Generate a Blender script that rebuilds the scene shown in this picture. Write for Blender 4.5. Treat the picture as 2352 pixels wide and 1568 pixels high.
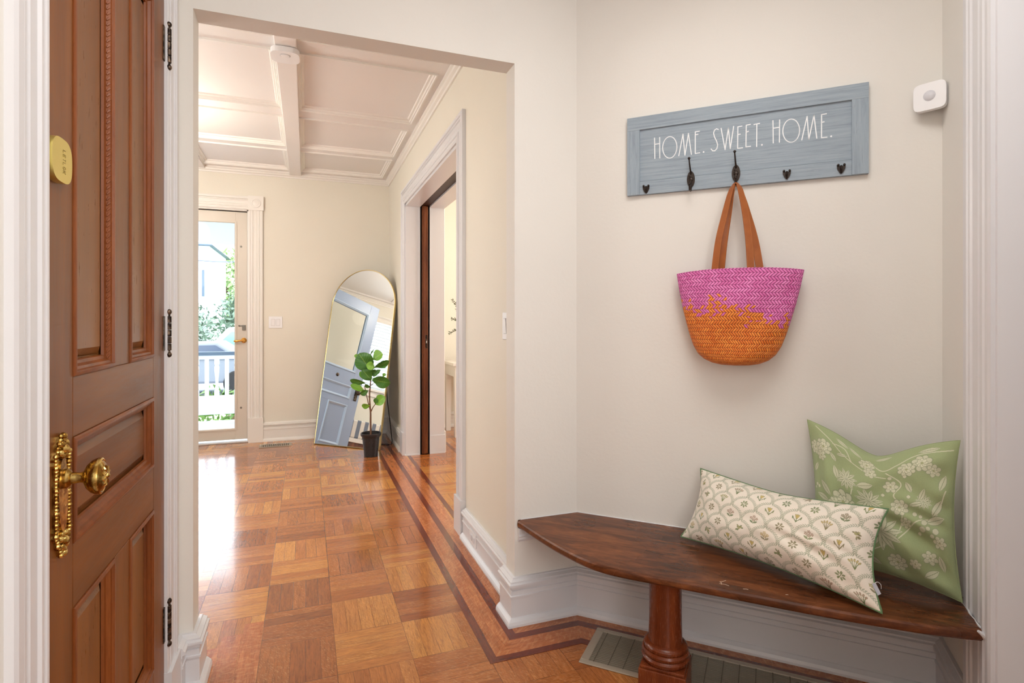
import bpy, math, random
import numpy as np
from mathutils import Matrix, Vector
random.seed(7); rng = np.random.default_rng(7)
S = bpy.context.scene; COL = S.collection
for o in list(bpy.data.objects): bpy.data.objects.remove(o)
s2 = math.sqrt(.5); R = math.radians

# ------------------------------------------------------------------ camera
H = 1.2; FPX = 1274.0; YAW = R(20.33)
cd = bpy.data.cameras.new('camera'); cam = bpy.data.objects.new('camera', cd); COL.objects.link(cam)
cam.location = (0, 0, H); cam.rotation_euler = (R(90), 0, -YAW)
cd.sensor_width = 36; cd.lens = 36*FPX/2352; cd.shift_y = -48/2352; cd.clip_start = .05; cd.clip_end = 300
S.camera = cam
# ------------------------------------------------------------------ world, exposure
w = bpy.data.worlds.new('sky'); S.world = w; w.use_nodes = True
wn = w.node_tree.nodes; bg = wn['Background']
bg.inputs[0].default_value = (.86, .93, 1, 1); bg.inputs[1].default_value = 6.8
S.view_settings.view_transform = 'Standard'; S.view_settings.look = 'None'
S.view_settings.gamma = 1; S.view_settings.use_curve_mapping = False; S.view_settings.exposure = 0.0

def area(name, loc, target, sx, sy, power, col):
    l = bpy.data.lights.new(name, 'AREA'); l.shape = 'RECTANGLE'; l.size = sx; l.size_y = sy
    l.energy = power; l.color = col
    o = bpy.data.objects.new(name, l); COL.objects.link(o); o.location = loc
    o.rotation_euler = (Vector(target)-Vector(loc)).to_track_quat('-Z', 'Y').to_euler(); return o
area('vestibule_fill_light', (.42, -1.4, 1.65), (.55, 1.5, 1.2), 1.2, 1.7, 34, (1, .985, .97))  # added soft fill behind the camera; the back wall has no window
area('vestibule_overhead_fill', (.7, .7, 2.6), (.7, .7, 0), .9, .9, 16, (1, .97, .93))  # added overhead fill that evens out the vestibule, no fixture is built
area('dining_area_light', (3.9, 4.3, 1.6), (1, 4.6, 1.2), 1.4, 1.4, 60, (1, .98, .95))  # area light inside the dining room; no window is built there
for nm, lc, tg, sx_, sy_ in (('door_portal', (-.99, 6.16, 1.2), (-.99, 3, 1.2), .86, 2.2), ('window_portal', (-3.04, 4.41, 1.79), (0, 4.41, 1.79), .83, 1.1)):
    area(nm, lc, tg, sx_, sy_, 1, (1, 1, 1)).data.cycles.is_portal = True
def point(name, loc, power, col, r):
    l = bpy.data.lights.new(name, 'POINT'); l.energy = power; l.color = col; l.shadow_soft_size = r
    o = bpy.data.objects.new(name, l); COL.objects.link(o); o.location = loc; return o
point('hall_lamp', (-1.25, 4.35, 2.3), 44, (1, .9, .77), .12)
point('hall_back_fill', (-1.5, 2.8, 1.9), 32, (1, .98, .96), .2)  # added fill that brightens the hall; no fixture hangs here
point('dining_lamp', (2.2, 4.6, 2.3), 26, (1, .84, .62), .15)

# ------------------------------------------------------------------ helpers
def V(*a): return np.array(a, float)
XA, YA, ZA = V(1,0,0), V(0,1,0), V(0,0,1)
FW = V(math.sin(YAW), math.cos(YAW), 0); RT = V(math.cos(YAW), -math.sin(YAW), 0)
CO = V(0,0,H)
def ray(x, y): return FW*FPX + RT*(x-1176) + ZA*(736-y)
def on_plane(x, y, p, n):
    d = ray(x, y); p = np.array(p, float); n = np.array(n, float); return CO + d*(np.dot(p-CO, n)/np.dot(d, n))
A = V(1.05, 2.065, 0); SD = V(s2, -s2, 0); SN = V(-s2, -s2, 0)      # diagonal wall: start, direction, normal into the room
B = V(1.921, 1.194, 0); PD = V(-s2, -s2, 0); PN = V(-s2, s2, 0)     # return wall at its right end
def sw(s, z, off=0): return A + SD*s + SN*off + ZA*z
def pw(s, z, off=0): return B + PD*s + PN*off + ZA*z

class MB:
    def __init__(self): self.v = []; self.f = []; self.uv = None
    def add(self, vs, fs):
        b = len(self.v); self.v += [tuple(map(float, p)) for p in vs]; self.f += [tuple(i+b for i in f) for f in fs]; return self
    def obox(self, o, a, b, c):
        o = np.array(o, float); a = np.array(a, float); b = np.array(b, float); c = np.array(c, float)
        vs = [o, o+a, o+a+b, o+b, o+c, o+a+c, o+a+b+c, o+b+c]
        fs = [(0,3,2,1), (4,5,6,7), (0,1,5,4), (1,2,6,5), (2,3,7,6), (3,0,4,7)]
        if np.dot(np.cross(a, b), c) < 0: fs = [f[::-1] for f in fs]
        return self.add(vs, fs)
    def box(self, x0, y0, z0, x1, y1, z1):
        return self.obox((x0,y0,z0), (x1-x0,0,0), (0,y1-y0,0), (0,0,z1-z0))
    def tube(self, pts, r, n=10, cap=True):
        pts = [np.array(p, float) for p in pts]; rs = r if hasattr(r, '__len__') else [r]*len(pts)
        vs = []; fs = []; prev = None
        for i, p in enumerate(pts):
            t = pts[min(i+1, len(pts)-1)]-pts[max(i-1, 0)]; t /= np.linalg.norm(t)+1e-12
            if prev is None:
                a = np.cross(t, ZA); a = np.cross(t, XA) if np.linalg.norm(a) < .1 else a
            else: a = prev - t*np.dot(prev, t)
            a /= np.linalg.norm(a); prev = a; b = np.cross(t, a)
            for k in range(n): q = 2*math.pi*k/n; vs.append(p + (a*math.cos(q)+b*math.sin(q))*rs[i])
        for i in range(len(pts)-1):
            for k in range(n): k2 = (k+1) % n; fs.append((i*n+k, i*n+k2, (i+1)*n+k2, (i+1)*n+k))
        if cap: fs.append(tuple(range(n))[::-1]); fs.append(tuple((len(pts)-1)*n+k for k in range(n)))
        return self.add(vs, fs)
    def lathe(self, prof, c=(0,0,0), ax=ZA, n=32, sx=1, sy=1, cap=True):
        ax = np.array(ax, float); ax /= np.linalg.norm(ax); c = np.array(c, float)
        a = np.cross(ax, ZA); a = XA.copy() if np.linalg.norm(a) < .1 else a/np.linalg.norm(a); b = np.cross(ax, a)
        vs = []; fs = []
        for r, h in prof:
            for k in range(n): q = 2*math.pi*k/n; vs.append(c + ax*h + a*math.cos(q)*r*sx + b*math.sin(q)*r*sy)
        for i in range(len(prof)-1):
            for k in range(n): k2 = (k+1) % n; fs.append((i*n+k, i*n+k2, (i+1)*n+k2, (i+1)*n+k))
        if cap: fs.append(tuple(range(n))[::-1]); fs.append(tuple((len(prof)-1)*n+k for k in range(n)))
        return self.add(vs, fs)
    def ball(self, c, r, n=12, sx=1, sy=1, ax=ZA, flat=1):
        m = n//2+2
        return self.lathe([(max(1e-5, r*math.sin(math.pi*i/m)), -r*flat*math.cos(math.pi*i/m)) for i in range(m+1)], c, ax, n, sx, sy)
    def prism(self, poly, o, U, W, N, t0, t1):
        o = np.array(o, float); n = len(poly)
        lo = [o+U*a+W*b+N*t0 for a, b in poly]; hi = [o+U*a+W*b+N*t1 for a, b in poly]
        fs = [tuple(range(n))[::-1], tuple(range(n, 2*n))] + [(i, (i+1) % n, (i+1) % n+n, i+n) for i in range(n)]
        return self.add(lo+hi, fs)
    def sweep(self, path, prof, o=(0,0,0), U=XA, W=YA, N=ZA, closed=False, endcaps=True):
        """profile (d, t): d to the left of the path inside the U/W plane, t along N; mitred corners"""
        o = np.array(o, float); P = [V(*p) for p in path]; n = len(P); m = len(prof); vs = []; fs = []
        for i in range(n):
            def nrm(a, b): d = b-a; d = d/np.linalg.norm(d); return V(-d[1], d[0])
            if closed or 0 < i < n-1:
                n1 = nrm(P[i-1], P[i]); n2 = nrm(P[i], P[(i+1) % n]); k = n1+n2; k = k/max(.2, np.dot(k, n1))
            elif i == 0: k = nrm(P[0], P[1])
            else: k = nrm(P[-2], P[-1])
            for d, t in prof: q = P[i]+k*d; vs.append(o+U*q[0]+W*q[1]+N*t)
        for i in range(n if closed else n-1):
            j = (i+1) % n
            for a in range(m):
                b = (a+1) % m; fs.append((i*m+a, j*m+a, j*m+b, i*m+b))
        if not closed and endcaps: fs.append(tuple(range(m))); fs.append(tuple((n-1)*m+a for a in range(m))[::-1])
        return self.add(vs, fs)

def build(name, mb, mat, parent=None, smooth=False, bevel=0, uv=None, origin=None, subd=0):
    me = bpy.data.meshes.new(name); vs = np.array(mb.v, float)
    if parent is not None: off = V(*parent['_o'])
    elif origin is not None: off = np.array(origin, float)
    else:
        lo = vs.min(0); hi = vs.max(0); off = V((lo[0]+hi[0])/2, (lo[1]+hi[1])/2, lo[2])
    if parent is not None: loc = (0,0,0); o_abs = off
    else: loc = off; o_abs = off
    me.from_pydata([tuple(p) for p in vs-off], [], mb.f); me.validate(); me.update()
    import bmesh
    bm = bmesh.new(); bm.from_mesh(me); bmesh.ops.recalc_face_normals(bm, faces=bm.faces); bm.to_mesh(me); bm.free()
    ob = bpy.data.objects.new(name, me); COL.objects.link(ob); ob.location = loc; ob['_o'] = [float(x) for x in o_abs]
    if parent is not None: ob.parent = parent
    if mat is not None: me.materials.append(mat)
    if smooth:
        me.polygons.foreach_set('use_smooth', [True]*len(me.polygons))
        if smooth != 'all':
            md = ob.modifiers.new('edge', 'EDGE_SPLIT'); md.split_angle = R(smooth if smooth is not True and smooth > 1 else 38)
    if subd: md = ob.modifiers.new('sub', 'SUBSURF'); md.levels = subd; md.render_levels = subd
    if bevel:
        md = ob.modifiers.new('bevel', 'BEVEL'); md.width = bevel; md.segments = 2; md.limit_method = 'ANGLE'; md.angle_limit = R(40)
    return ob
def thing(name, loc, label=None, cat=None, group=None, kind=None):
    o = bpy.data.objects.new(name, None); COL.objects.link(o); o.location = loc; o['_o'] = [float(x) for x in loc]
    o.empty_display_size = .1
    return tag(o, label, cat, group, kind)
def tag(o, label=None, cat=None, group=None, kind=None):
    if label: o['label'] = label
    if cat: o['category'] = cat
    if group: o['group'] = group
    if kind: o['kind'] = kind
    return o
def struct(name, mb, mat, **k): return tag(build(name, mb, mat, **k), kind='structure')

# ------------------------------------------------------------------ materials
def srgb(r, g, b):
    f = lambda c: c/12.92 if c <= .04045 else ((c+.055)/1.055)**2.4
    return (f(r/255), f(g/255), f(b/255), 1)
class M:
    def __init__(self, name, rough=.5, col=(.8,.8,.8,1), metal=0, **kw):
        self.m = bpy.data.materials.new(name); self.m.use_nodes = True; self.t = self.m.node_tree
        self.b = self.t.nodes['Principled BSDF']; self.out = self.t.nodes['Material Output']
        self.set('Base Color', col); self.set('Roughness', rough); self.set('Metallic', metal)
        for k, v in kw.items(): self.set(k.replace('_', ' '), v)
    def put(self, sock, v):
        if isinstance(v, bpy.types.NodeSocket): self.t.links.new(v, sock)
        else: sock.default_value = v
    def set(self, k, v): self.put(self.b.inputs[k], v)
    def n(self, typ, ins={}, **props):
        nd = self.t.nodes.new(typ)
        for k, v in props.items(): setattr(nd, k, v)
        for k, v in ins.items(): self.put(nd.inputs[k], v)
        return nd
    def math(self, op, a, b=0.0, c=None):
        ins = {0: a, 1: b}
        if c is not None: ins[2] = c
        return self.n('ShaderNodeMath', ins, operation=op).outputs[0]
    def coord(self, kind='Object'): return self.n('ShaderNodeTexCoord').outputs[kind]
    def mapping(self, vec, scale=(1,1,1), rot=(0,0,0), loc=(0,0,0)):
        return self.n('ShaderNodeMapping', {'Vector': vec, 'Scale': scale, 'Rotation': rot, 'Location': loc}).outputs[0]
    def noise(self, vec, scale, detail=4, rough=.5, dist=0):
        return self.n('ShaderNodeTexNoise', {'Vector': vec, 'Scale': scale, 'Detail': detail, 'Roughness': rough, 'Distortion': dist}).outputs[0]
    def ramp(self, fac, stops):
        nd = self.n('ShaderNodeValToRGB', {'Fac': fac}); cr = nd.color_ramp
        while len(cr.elements) < len(stops): cr.elements.new(.5)
        for e, (p, c) in zip(cr.elements, stops): e.position = p; e.color = c
        return nd.outputs[0]
    def mix(self, fac, a, b, mode='MIX'):
        nd = self.n('ShaderNodeMix', data_type='RGBA', blend_type=mode)
        self.put(nd.inputs[0], fac); self.put(nd.inputs[6], a); self.put(nd.inputs[7], b); return nd.outputs[2]
    def bump(self, h, strength=.3, dist=.01):
        self.set('Normal', self.n('ShaderNodeBump', {'Height': h, 'Strength': strength, 'Distance': dist}).outputs[0])
    def rng(self, v, a, b, c, d): return self.n('ShaderNodeMapRange', {0: v, 1: a, 2: b, 3: c, 4: d}).outputs[0]

def paint(name, col, rough=.5, bump=.05, scale=60):
    m = M(name, rough, col); c = m.coord()
    m.set('Base Color', m.mix(m.rng(m.noise(c, 1.3, 3), .3, .7, 0, 1), col, tuple(x*.965 for x in col[:3])+(1,)))
    m.bump(m.noise(c, scale, 3), bump, .004); return m.m
m_wall = paint('wall_paint', srgb(232,229,223), .6, .12, 70)
m_hall = paint('hall_wall_paint', srgb(232,227,214), .6, .12, 70)
m_ceil = paint('ceiling_paint', srgb(238,234,231), .6, .05, 60)
m_trim = paint('gloss_trim_paint', srgb(224,224,227), .3, .02, 14)
m_trim2 = paint('warm_trim_paint', srgb(238,234,228), .32, .02, 14)
m_white = M('white_plastic', .35, srgb(240,240,242)).m
m_grey = M('seam_grey', .5, srgb(190,190,190)).m
m_black = M('black_void', .8, (.012,.01,.01,1)).m
m_gold = M('gold_frame', .25, srgb(226,205,150), 1).m
m_steel = M('steel', .35, (.55,.55,.55,1), 1).m

def wood(name, cols, axis, scale=1.0, rough=.3, fine=1.0, coord='Object', bump=.025):
    m = M(name, rough); c = m.coord(coord)
    st = {'x': (.9, 9, 9), 'y': (9, .9, 9), 'z': (9, 9, .9)}[axis]
    v = m.mapping(c, tuple(a*scale for a in st))
    n1 = m.noise(v, 1.3, 4, .5, .25); n2 = m.noise(m.mapping(c, tuple(a*scale*7 for a in st)), 2.2*fine, 3, .6)
    n3 = m.noise(c, 2.2, 2)
    f = m.math('ADD', m.math('MULTIPLY', n1, .62), m.math('ADD', m.math('MULTIPLY', n2, .28), m.math('MULTIPLY', n3, .22)))
    m.set('Base Color', m.ramp(f, [(.3, cols[0]), (.55, cols[1]), (.8, cols[2])]))
    m.set('Specular IOR Level', .35); m.set('Roughness', m.rng(n2, .3, .7, rough*.9, rough*1.15)); m.bump(n2, bump, .002); return m
DW = (srgb(84,45,15), srgb(120,69,28), srgb(148,91,40))
m_doorv = wood('door_wood_vertical', DW, 'z', 1.6, .34).m
m_doorh = wood('door_wood_horizontal', DW, 'y', 1.6, .34).m
DM = (srgb(82,38,12), srgb(126,66,26), srgb(154,88,40))
m_doorm = wood('door_moulding_wood', DM, 'z', 2, .36).m
m_doorp = wood('door_panel_wood', (srgb(94,54,22), srgb(128,79,36), srgb(152,100,52)), 'z', 1.2, .3).m
m_dark = wood('pocket_door_wood', (srgb(58,26,12), srgb(104,54,28), srgb(150,90,50)), 'z', 2, .35).m
m_bench = wood('bench_wood', (srgb(38,15,7), srgb(84,38,18), srgb(128,66,32)), 'x', 3, .22, bump=.01)
bm_ = m_bench; c_ = bm_.mapping(bm_.coord('Object'), (1,1,1), (0,0,R(45)))
nn = bm_.noise(bm_.mapping(c_, (3.2, 16, 8)), 1.4, 6, .65, 1.2); n4 = bm_.noise(bm_.mapping(c_, (14, 120, 60)), 1.6, 3, .6); n5 = bm_.noise(c_, 3.4, 3)
ff = bm_.math('ADD', bm_.math('MULTIPLY', nn, .55), bm_.math('ADD', bm_.math('MULTIPLY', n4, .25), bm_.math('MULTIPLY', n5, .3)))
bm_.set('Base Color', bm_.ramp(ff, [(.36, srgb(48,24,12)), (.5, srgb(88,48,26)), (.6, srgb(118,68,38)), (.72, srgb(146,94,56))]))
bm_.set('Roughness', bm_.rng(n5, .3, .7, .22, .4)); m_bench = m_bench.m
m_post = wood('bench_post_wood', (srgb(66,26,12), srgb(108,50,24), srgb(136,72,38)), 'z', 2.6, .25, bump=.02).m
brass = M('brass', .2, srgb(206,170,92), 1); cb = brass.coord()
brass.set('Roughness', brass.rng(brass.noise(cb, 40, 3), .3, .7, .12, .3)); brass.bump(brass.noise(cb, 160, 2), .15, .002)
brass.set('Base Color', brass.mix(brass.rng(brass.noise(cb, 90, 3), .42, .6, 0, 1), srgb(150,112,50), srgb(222,192,116))); m_brass = brass.m
m_lock = M('satin_brass', .38, srgb(222,204,120), .75).m
br = M('bronze_hardware', .4, srgb(66,54,46), .85); br.bump(br.noise(br.coord(), 130, 3), .5, .003)
br.set('Base Color', br.mix(br.rng(br.noise(br.coord(), 60, 3), .45, .65, 0, 1), srgb(44,36,32), srgb(122,104,88))); m_bronze = br.m
m_hook = M('dark_hook_metal', .35, srgb(58,50,46), .8).m

# parquet floor: basket weave of five-strip blocks
OAK = [(0.0, srgb(132,74,38)), (.22, srgb(154,88,42)), (.5, srgb(176,108,54)), (.78, srgb(198,136,68)), (1.0, srgb(156,86,42))]
def parquet():
    m = M('oak_parquet', .17); T = .256
    geo = m.n('ShaderNodeNewGeometry').outputs['Position']; sp = m.n('ShaderNodeSeparateXYZ', {0: geo})
    u = m.math('DIVIDE', m.math('ADD', sp.outputs[0], .157+T*100), T); v = m.math('DIVIDE', m.math('SUBTRACT', sp.outputs[1], 2.223-T*100), T)
    cu, cv = m.math('FLOOR', u), m.math('FLOOR', v); fu, fv = m.math('FRACT', u), m.math('FRACT', v)
    par = m.math('MODULO', m.math('ADD', cu, cv), 2.0)            # 1: strips run along Y
    def sel(a, b): return m.math('ADD', m.math('MULTIPLY', par, a), m.math('MULTIPLY', m.math('SUBTRACT', 1.0, par), b))
    across = sel(fu, fv); along = sel(fv, fu)
    a5 = m.math('MULTIPLY', across, 5.0); strip = m.math('FLOOR', a5); fs = m.math('FRACT', a5)
    cid = m.n('ShaderNodeCombineXYZ', {0: cu, 1: cv, 2: strip}).outputs[0]
    bid = m.n('ShaderNodeCombineXYZ', {0: cu, 1: cv, 2: 7.0}).outputs[0]
    r1 = m.n('ShaderNodeTexWhiteNoise', {0: cid}, noise_dimensions='3D').outputs[0]
    r2 = m.n('ShaderNodeTexWhiteNoise', {0: bid}, noise_dimensions='3D').outputs[0]
    tone = m.math('ADD', m.math('MULTIPLY', r1, .3), m.math('MULTIPLY', r2, .7))
    base = m.ramp(tone, OAK)
    uvw = m.n('ShaderNodeCombineXYZ', {0: m.math('MULTIPLY', along, 1.1), 1: m.math('MULTIPLY', across, 12.0), 2: m.math('MULTIPLY', r1, 37.0)}).outputs[0]
    g1 = m.noise(uvw, 2.6, 6, .65, .9)
    uvf = m.n('ShaderNodeCombineXYZ', {0: m.math('MULTIPLY', along, 6.0), 1: m.math('MULTIPLY', across, 60.0), 2: m.math('MULTIPLY', r1, 37.0)}).outputs[0]
    g2 = m.noise(uvf, 2.0, 3, .6, .4)
    g = m.math('ADD', m.math('MULTIPLY', g1, .6), m.math('MULTIPLY', g2, .4))
    col = m.mix(1.0, base, m.ramp(g, [(.32, (.5,.42,.34,1)), (.5, (.92,.9,.88,1)), (.66, (1.25,1.2,1.1,1))]), 'MULTIPLY')
    # medullary flecks across some strips
    fl = m.n('ShaderNodeCombineXYZ', {0: m.math('ADD', m.math('MULTIPLY', along, 20.0), m.math('MULTIPLY', across, 30.0)), 1: m.math('SUBTRACT', m.math('MULTIPLY', across, 7.0), m.math('MULTIPLY', along, 2.5)), 2: m.math('MULTIPLY', r1, 19.0)}).outputs[0]
    fleck = m.math('MULTIPLY', m.rng(m.noise(fl, 2.6, 2, .5, .3), .56, .66, 0, 1), m.math('GREATER_THAN', r1, .4))
    col = m.mix(m.math('MULTIPLY', fleck, .26), col, srgb(236,180,118))
    # joints
    ds = m.math('MINIMUM', fs, m.math('SUBTRACT', 1.0, fs)); da = m.math('MINIMUM', along, m.math('SUBTRACT', 1.0, along)); dc = m.math('MINIMUM', across, m.math('SUBTRACT', 1.0, across))
    wob = m.math('MULTIPLY', m.math('POWER', m.noise(geo, 5.0, 3), 2.0), 2.2)
    j1 = m.math('LESS_THAN', ds, m.math('MULTIPLY', wob, .022)); j2 = m.math('LESS_THAN', m.math('MINIMUM', da, dc), m.math('MULTIPLY', wob, .0075))
    j = m.math('MAXIMUM', j1, j2)
    col = m.mix(m.math('MULTIPLY', j, .72), col, srgb(70,32,14)); m.set('Base Color', col)
    big = m.noise(geo, 7.0, 3)
    m.set('Roughness', m.rng(m.math('ADD', g2, m.noise(geo, 3.0, 4)), .7, 1.3, .14, .25))
    h = m.math('ADD', m.math('SUBTRACT', m.math('MULTIPLY', r1, .5), m.math('MULTIPLY', j, 1.2)), m.math('ADD', m.math('MULTIPLY', big, 2.2), m.math('MULTIPLY', g2, .12)))
    m.bump(h, .22, .0022); m.set('Coat Weight', .35); m.set('Coat Roughness', .08)
    return m.m
m_floor = parquet()
def boards(name, cols, rough=.16):
    """boards laid lengthways: u metres along, v metres across, from the UV map"""
    m = M(name, rough); uv = m.n('ShaderNodeUVMap', uv_map='UVMap').outputs[0]
    g1 = m.noise(m.mapping(uv, (5, 55, 1)), 1.0, 6, .65, 1.0); g2 = m.noise(m.mapping(uv, (30, 420, 1)), 1.0, 3, .6)
    fn = m.math('ADD', m.noise(m.mapping(uv, (60, 26, 1), (0,0,.7)), 1.5, 3, .55, .6), .3)
    f = m.math('ADD', m.math('MULTIPLY', g1, .6), m.math('MULTIPLY', g2, .4))
    col = m.ramp(f, [(.33, cols[0]), (.5, cols[1]), (.66, cols[2])])
    m.set('Base Color', m.mix(m.math('MULTIPLY', m.rng(fn, .78, .97, 0, 1), .28), col, cols[3])); m.bump(g2, .08, .002)
    m.set('Coat Weight', .35); m.set('Coat Roughness', .08); return m.m
m_bo = boards('border_oak', (srgb(132,68,32), srgb(172,98,52), srgb(204,128,74), srgb(232,168,112)))
m_bd = boards('border_walnut', (srgb(78,30,16), srgb(104,44,26), srgb(128,60,36), srgb(128,60,36)))

# ================================================================== SETTING
struct('floor', MB().box(-3.1, -1.7, -.1, 4.2, 6.24, 0), m_floor)
# inlaid border that follows the hall wall, the opening and the diagonal wall
def band(d0, d1, mat, z, path, name):
    P = [V(*p) for p in path]; vs = []; us = []; L = 0; n = len(P)
    for i in range(n):
        nr = lambda a, b: (lambda d: V(d[1], -d[0]))((b-a)/np.linalg.norm(b-a))
        if 0 < i < n-1: n1 = nr(P[i-1], P[i]); n2 = nr(P[i], P[i+1]); k = n1+n2; k /= np.dot(k, n1)
        elif i == 0: k = nr(P[0], P[1])
        else: k = nr(P[-2], P[-1])
        if i: L += np.linalg.norm(P[i]-P[i-1])
        vs.append((P[i]+k*d0, P[i]+k*d1, L))
    mb = MB(); uvs = []
    for i in range(n-1):
        a, b, l0 = vs[i]; c, d, l1 = vs[i+1]; b0 = len(mb.v)
        mb.v += [(a[0],a[1],z), (b[0],b[1],z), (d[0],d[1],z), (c[0],c[1],z), (a[0],a[1],z-.003), (b[0],b[1],z-.003), (d[0],d[1],z-.003), (c[0],c[1],z-.003)]
        mb.f += [(b0, b0+1, b0+2, b0+3), (b0, b0+4, b0+5, b0+1), (b0+1,b0+5,b0+6,b0+2), (b0+2,b0+6,b0+7,b0+3), (b0+3,b0+7,b0+4,b0)]
        q = i*3.1; uvs += [(l0+q, d0), (l0+q, d1), (l1+q, d1), (l1+q, d0)]*2
    o = struct(name, mb, mat)
    uvl = o.data.uv_layers.new(name='UVMap')
    for lp in o.data.loops: uvl.data[lp.index].uv = uvs[lp.vertex_index]
    return o
hp = [(.825, 5.99), (.825, 2.065), (1.05, 2.065), (1.9, 1.215)]
band(.19, .222, m_bd, .0012, hp, 'trim_1'); band(.11, .19, m_bo, .0012, hp, 'trim_2')
band(.075, .11, m_bd, .0012, hp, 'trim_3'); band(.0, .075, m_bo, .0012, hp, 'trim_4')
band(0, .03, m_bd, .0012, [(.868, 4.96), (.868, 3.12)], 'trim_5')
band(0, .03, m_bd, .0012, [(1.30, 5.9), (1.30, 3.0)], 'trim_6')
band(0, .07, m_bo, .0012, [(-.158, 2.42), (-.158, -.6)], 'trim_7'); band(.072, .14, m_bo, .0012, [(-.158, 2.35), (-.158, -.6)], 'trim_8'); band(.142, .225, m_bo, .0012, [(-.158, 2.28), (-.158, -.6)], 'trim_9')

# vestibule walls
X0, XO0, XO1, YF, YB, ZT, ZC = -.388, -.348, .776, 2.065, 2.161, 2.222, 2.71
struct('wall_opening', MB().box(-3.1, YF, 0, XO0, YB, ZC).box(XO1, YF, 0, 1.2, YB, ZC).box(XO0, YF, ZT, XO1, YB, ZC), m_wall)
mb = MB(); mb.obox(sw(0,0,0), SD*1.25, -SN*.1, ZA*ZC); struct('wall_right', mb, m_wall)
JS = .455
struct('wall_return', MB().obox(pw(-.02,0,0), PD*(JS+.01), -PN*.14, ZA*ZC), m_wall)
struct('wall_return_near', MB().obox(pw(1.26,0,0), PD*.30, -PN*.14, ZA*ZC), m_wall)
struct('wall_return_head', MB().obox(pw(JS-.01,2.25,0), PD*.84, -PN*.14, ZA*.46), m_wall)
struct('wall_left', MB().box(X0-.14, -1.6, 0, X0, 1.065, ZC).box(X0-.14, 1.868, 0, X0, YF, ZC).box(X0-.14, 1.065, 2.215, X0, 1.868, ZC), m_wall)
struct('wall_back', MB().box(-.6, -1.7, 0, 1.3, -1.6, ZC), m_wall)
mb = MB(); e = pw(1.55, 0, 0); mb.box(e[0], -1.6, 0, e[0]+.1, e[1]+.02, ZC); struct('wall_rear_right', mb, m_wall)
struct('ceiling_vestibule', MB().box(-.6, -1.7, ZC, 2.1, YF+.05, ZC+.1), m_ceil)

# casing profile (d away from the opening, t out of the wall)
def casing_prof(w, t, lo=0.0):
    k = w/.13
    P = [(0, 0), (0, .6), (.008, .8), (.016, .8), (.02, .62), (.026, .62), (.030, .85), (.038, .85), (.043, .55), (.052, .55), (.056, .72), (.074, .72), (.078, .55), (.088, .55),
         (.092, .85), (.098, .85), (.102, .66), (.106, 1.0), (.122, 1.0), (.13, .8), (.13, 0)]
    return [(d*k, max(lo, q*t)) for d, q in P]
# left door casing (wall plane X0, U=+Y)
def casing(name, o, U, N, u0, u1, ztop, w, t, mat, plinth=None):
    mb = MB(); o = np.array(o, float)
    mb.sweep([(u0, 0), (u0, ztop), (u1, ztop), (u1, 0)], casing_prof(w, t), o, U, ZA, N)
    if plinth:
        for a, b in ((u0-w-.004, u0+.001), (u1-.001, u1+w+.004)): mb.obox(o+U*a, U*(b-a), N*(t+.006), ZA*plinth)
    return struct(name, mb, mat)
casing('trim_10', (X0, 0, 0), YA, XA, 1.072, 1.862, 2.215, .12, .014, m_trim, .175)
# return wall casing: faces PN, U = PD
casing('trim_11', pw(0,0,0), PD, PN, JS, 1.25, 2.24, JS-.253, .015, m_trim)
mb = MB(); mb.obox(pw(JS,0,0), PD*.015, -PN*.14, ZA*2.24); mb.obox(pw(1.25,0,0), PD*.015, -PN*.14, ZA*2.24); mb.obox(pw(JS,2.24,0), PD*.81, -PN*.14, ZA*.015)
mb.obox(pw(JS+.015,0,-.055), PD*.012, -PN*.035, ZA*2.24)
struct('trim_12', mb, m_trim)
d4 = thing('door_4', pw(.79,0,-.1), kind='structure')
build('door_panel', MB().obox(pw(JS+.017,.005,-.09), PD*.776, -PN*.04, ZA*2.23), m_trim, d4)

# hall
XR = .83; YFAR = 6.03; XL = -2.9; DY0, DY1, DZ = 3.12, 4.96, 2.235
struct('wall_hall_right', MB().box(XR, YB, 0, XR+.335, DY0, ZC).box(XR, DY1, 0, XR+.335, 6.24, ZC).box(XR, DY0, DZ, XR+.335, DY1, ZC), m_hall)
SX0, SX1, SZ = -1.44, -.535, 2.29
struct('wall_far', MB().box(XL, YFAR, 0, SX0, YFAR+.18, ZC).box(SX1, YFAR, 0, XR, YFAR+.18, ZC).box(SX0, YFAR, SZ, SX1, YFAR+.18, ZC), m_hall)
WY0, WY1, WZ0, WZ1 = 4.0, 4.83, 1.24, 2.34
W2 = 2.6, 3.5
struct('wall_hall_left', MB().box(XL-.15, YB, 0, XL, YFAR+.18, WZ0).box(XL-.15, YB, WZ1, XL, YFAR+.18, ZC).box(XL-.15, WY1, WZ0, XL, YFAR+.18, WZ1).box(XL-.15, YB, WZ0, XL, WY0, WZ1), m_hall)
struct('ceiling', MB().box(XL-.1, YB, ZC, XR+.1, YFAR+.1, ZC+.1), m_ceil)
# dining room behind the wide doorway
struct('wall_dining_far', MB().box(XR+.335, 6.14, 0, 4.1, 6.24, ZC), m_hall)
struct('wall_dining_right', MB().box(4.1, 2.2, 0, 4.2, 6.24, ZC), m_hall)
struct('wall_dining_near', MB().box(XR+.335, 2.2, 0, 4.1, 2.3, ZC), m_hall)
struct('ceiling_dining', MB().box(XR+.335, 2.2, ZC, 4.2, 6.24, ZC+.1), m_ceil)

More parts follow.
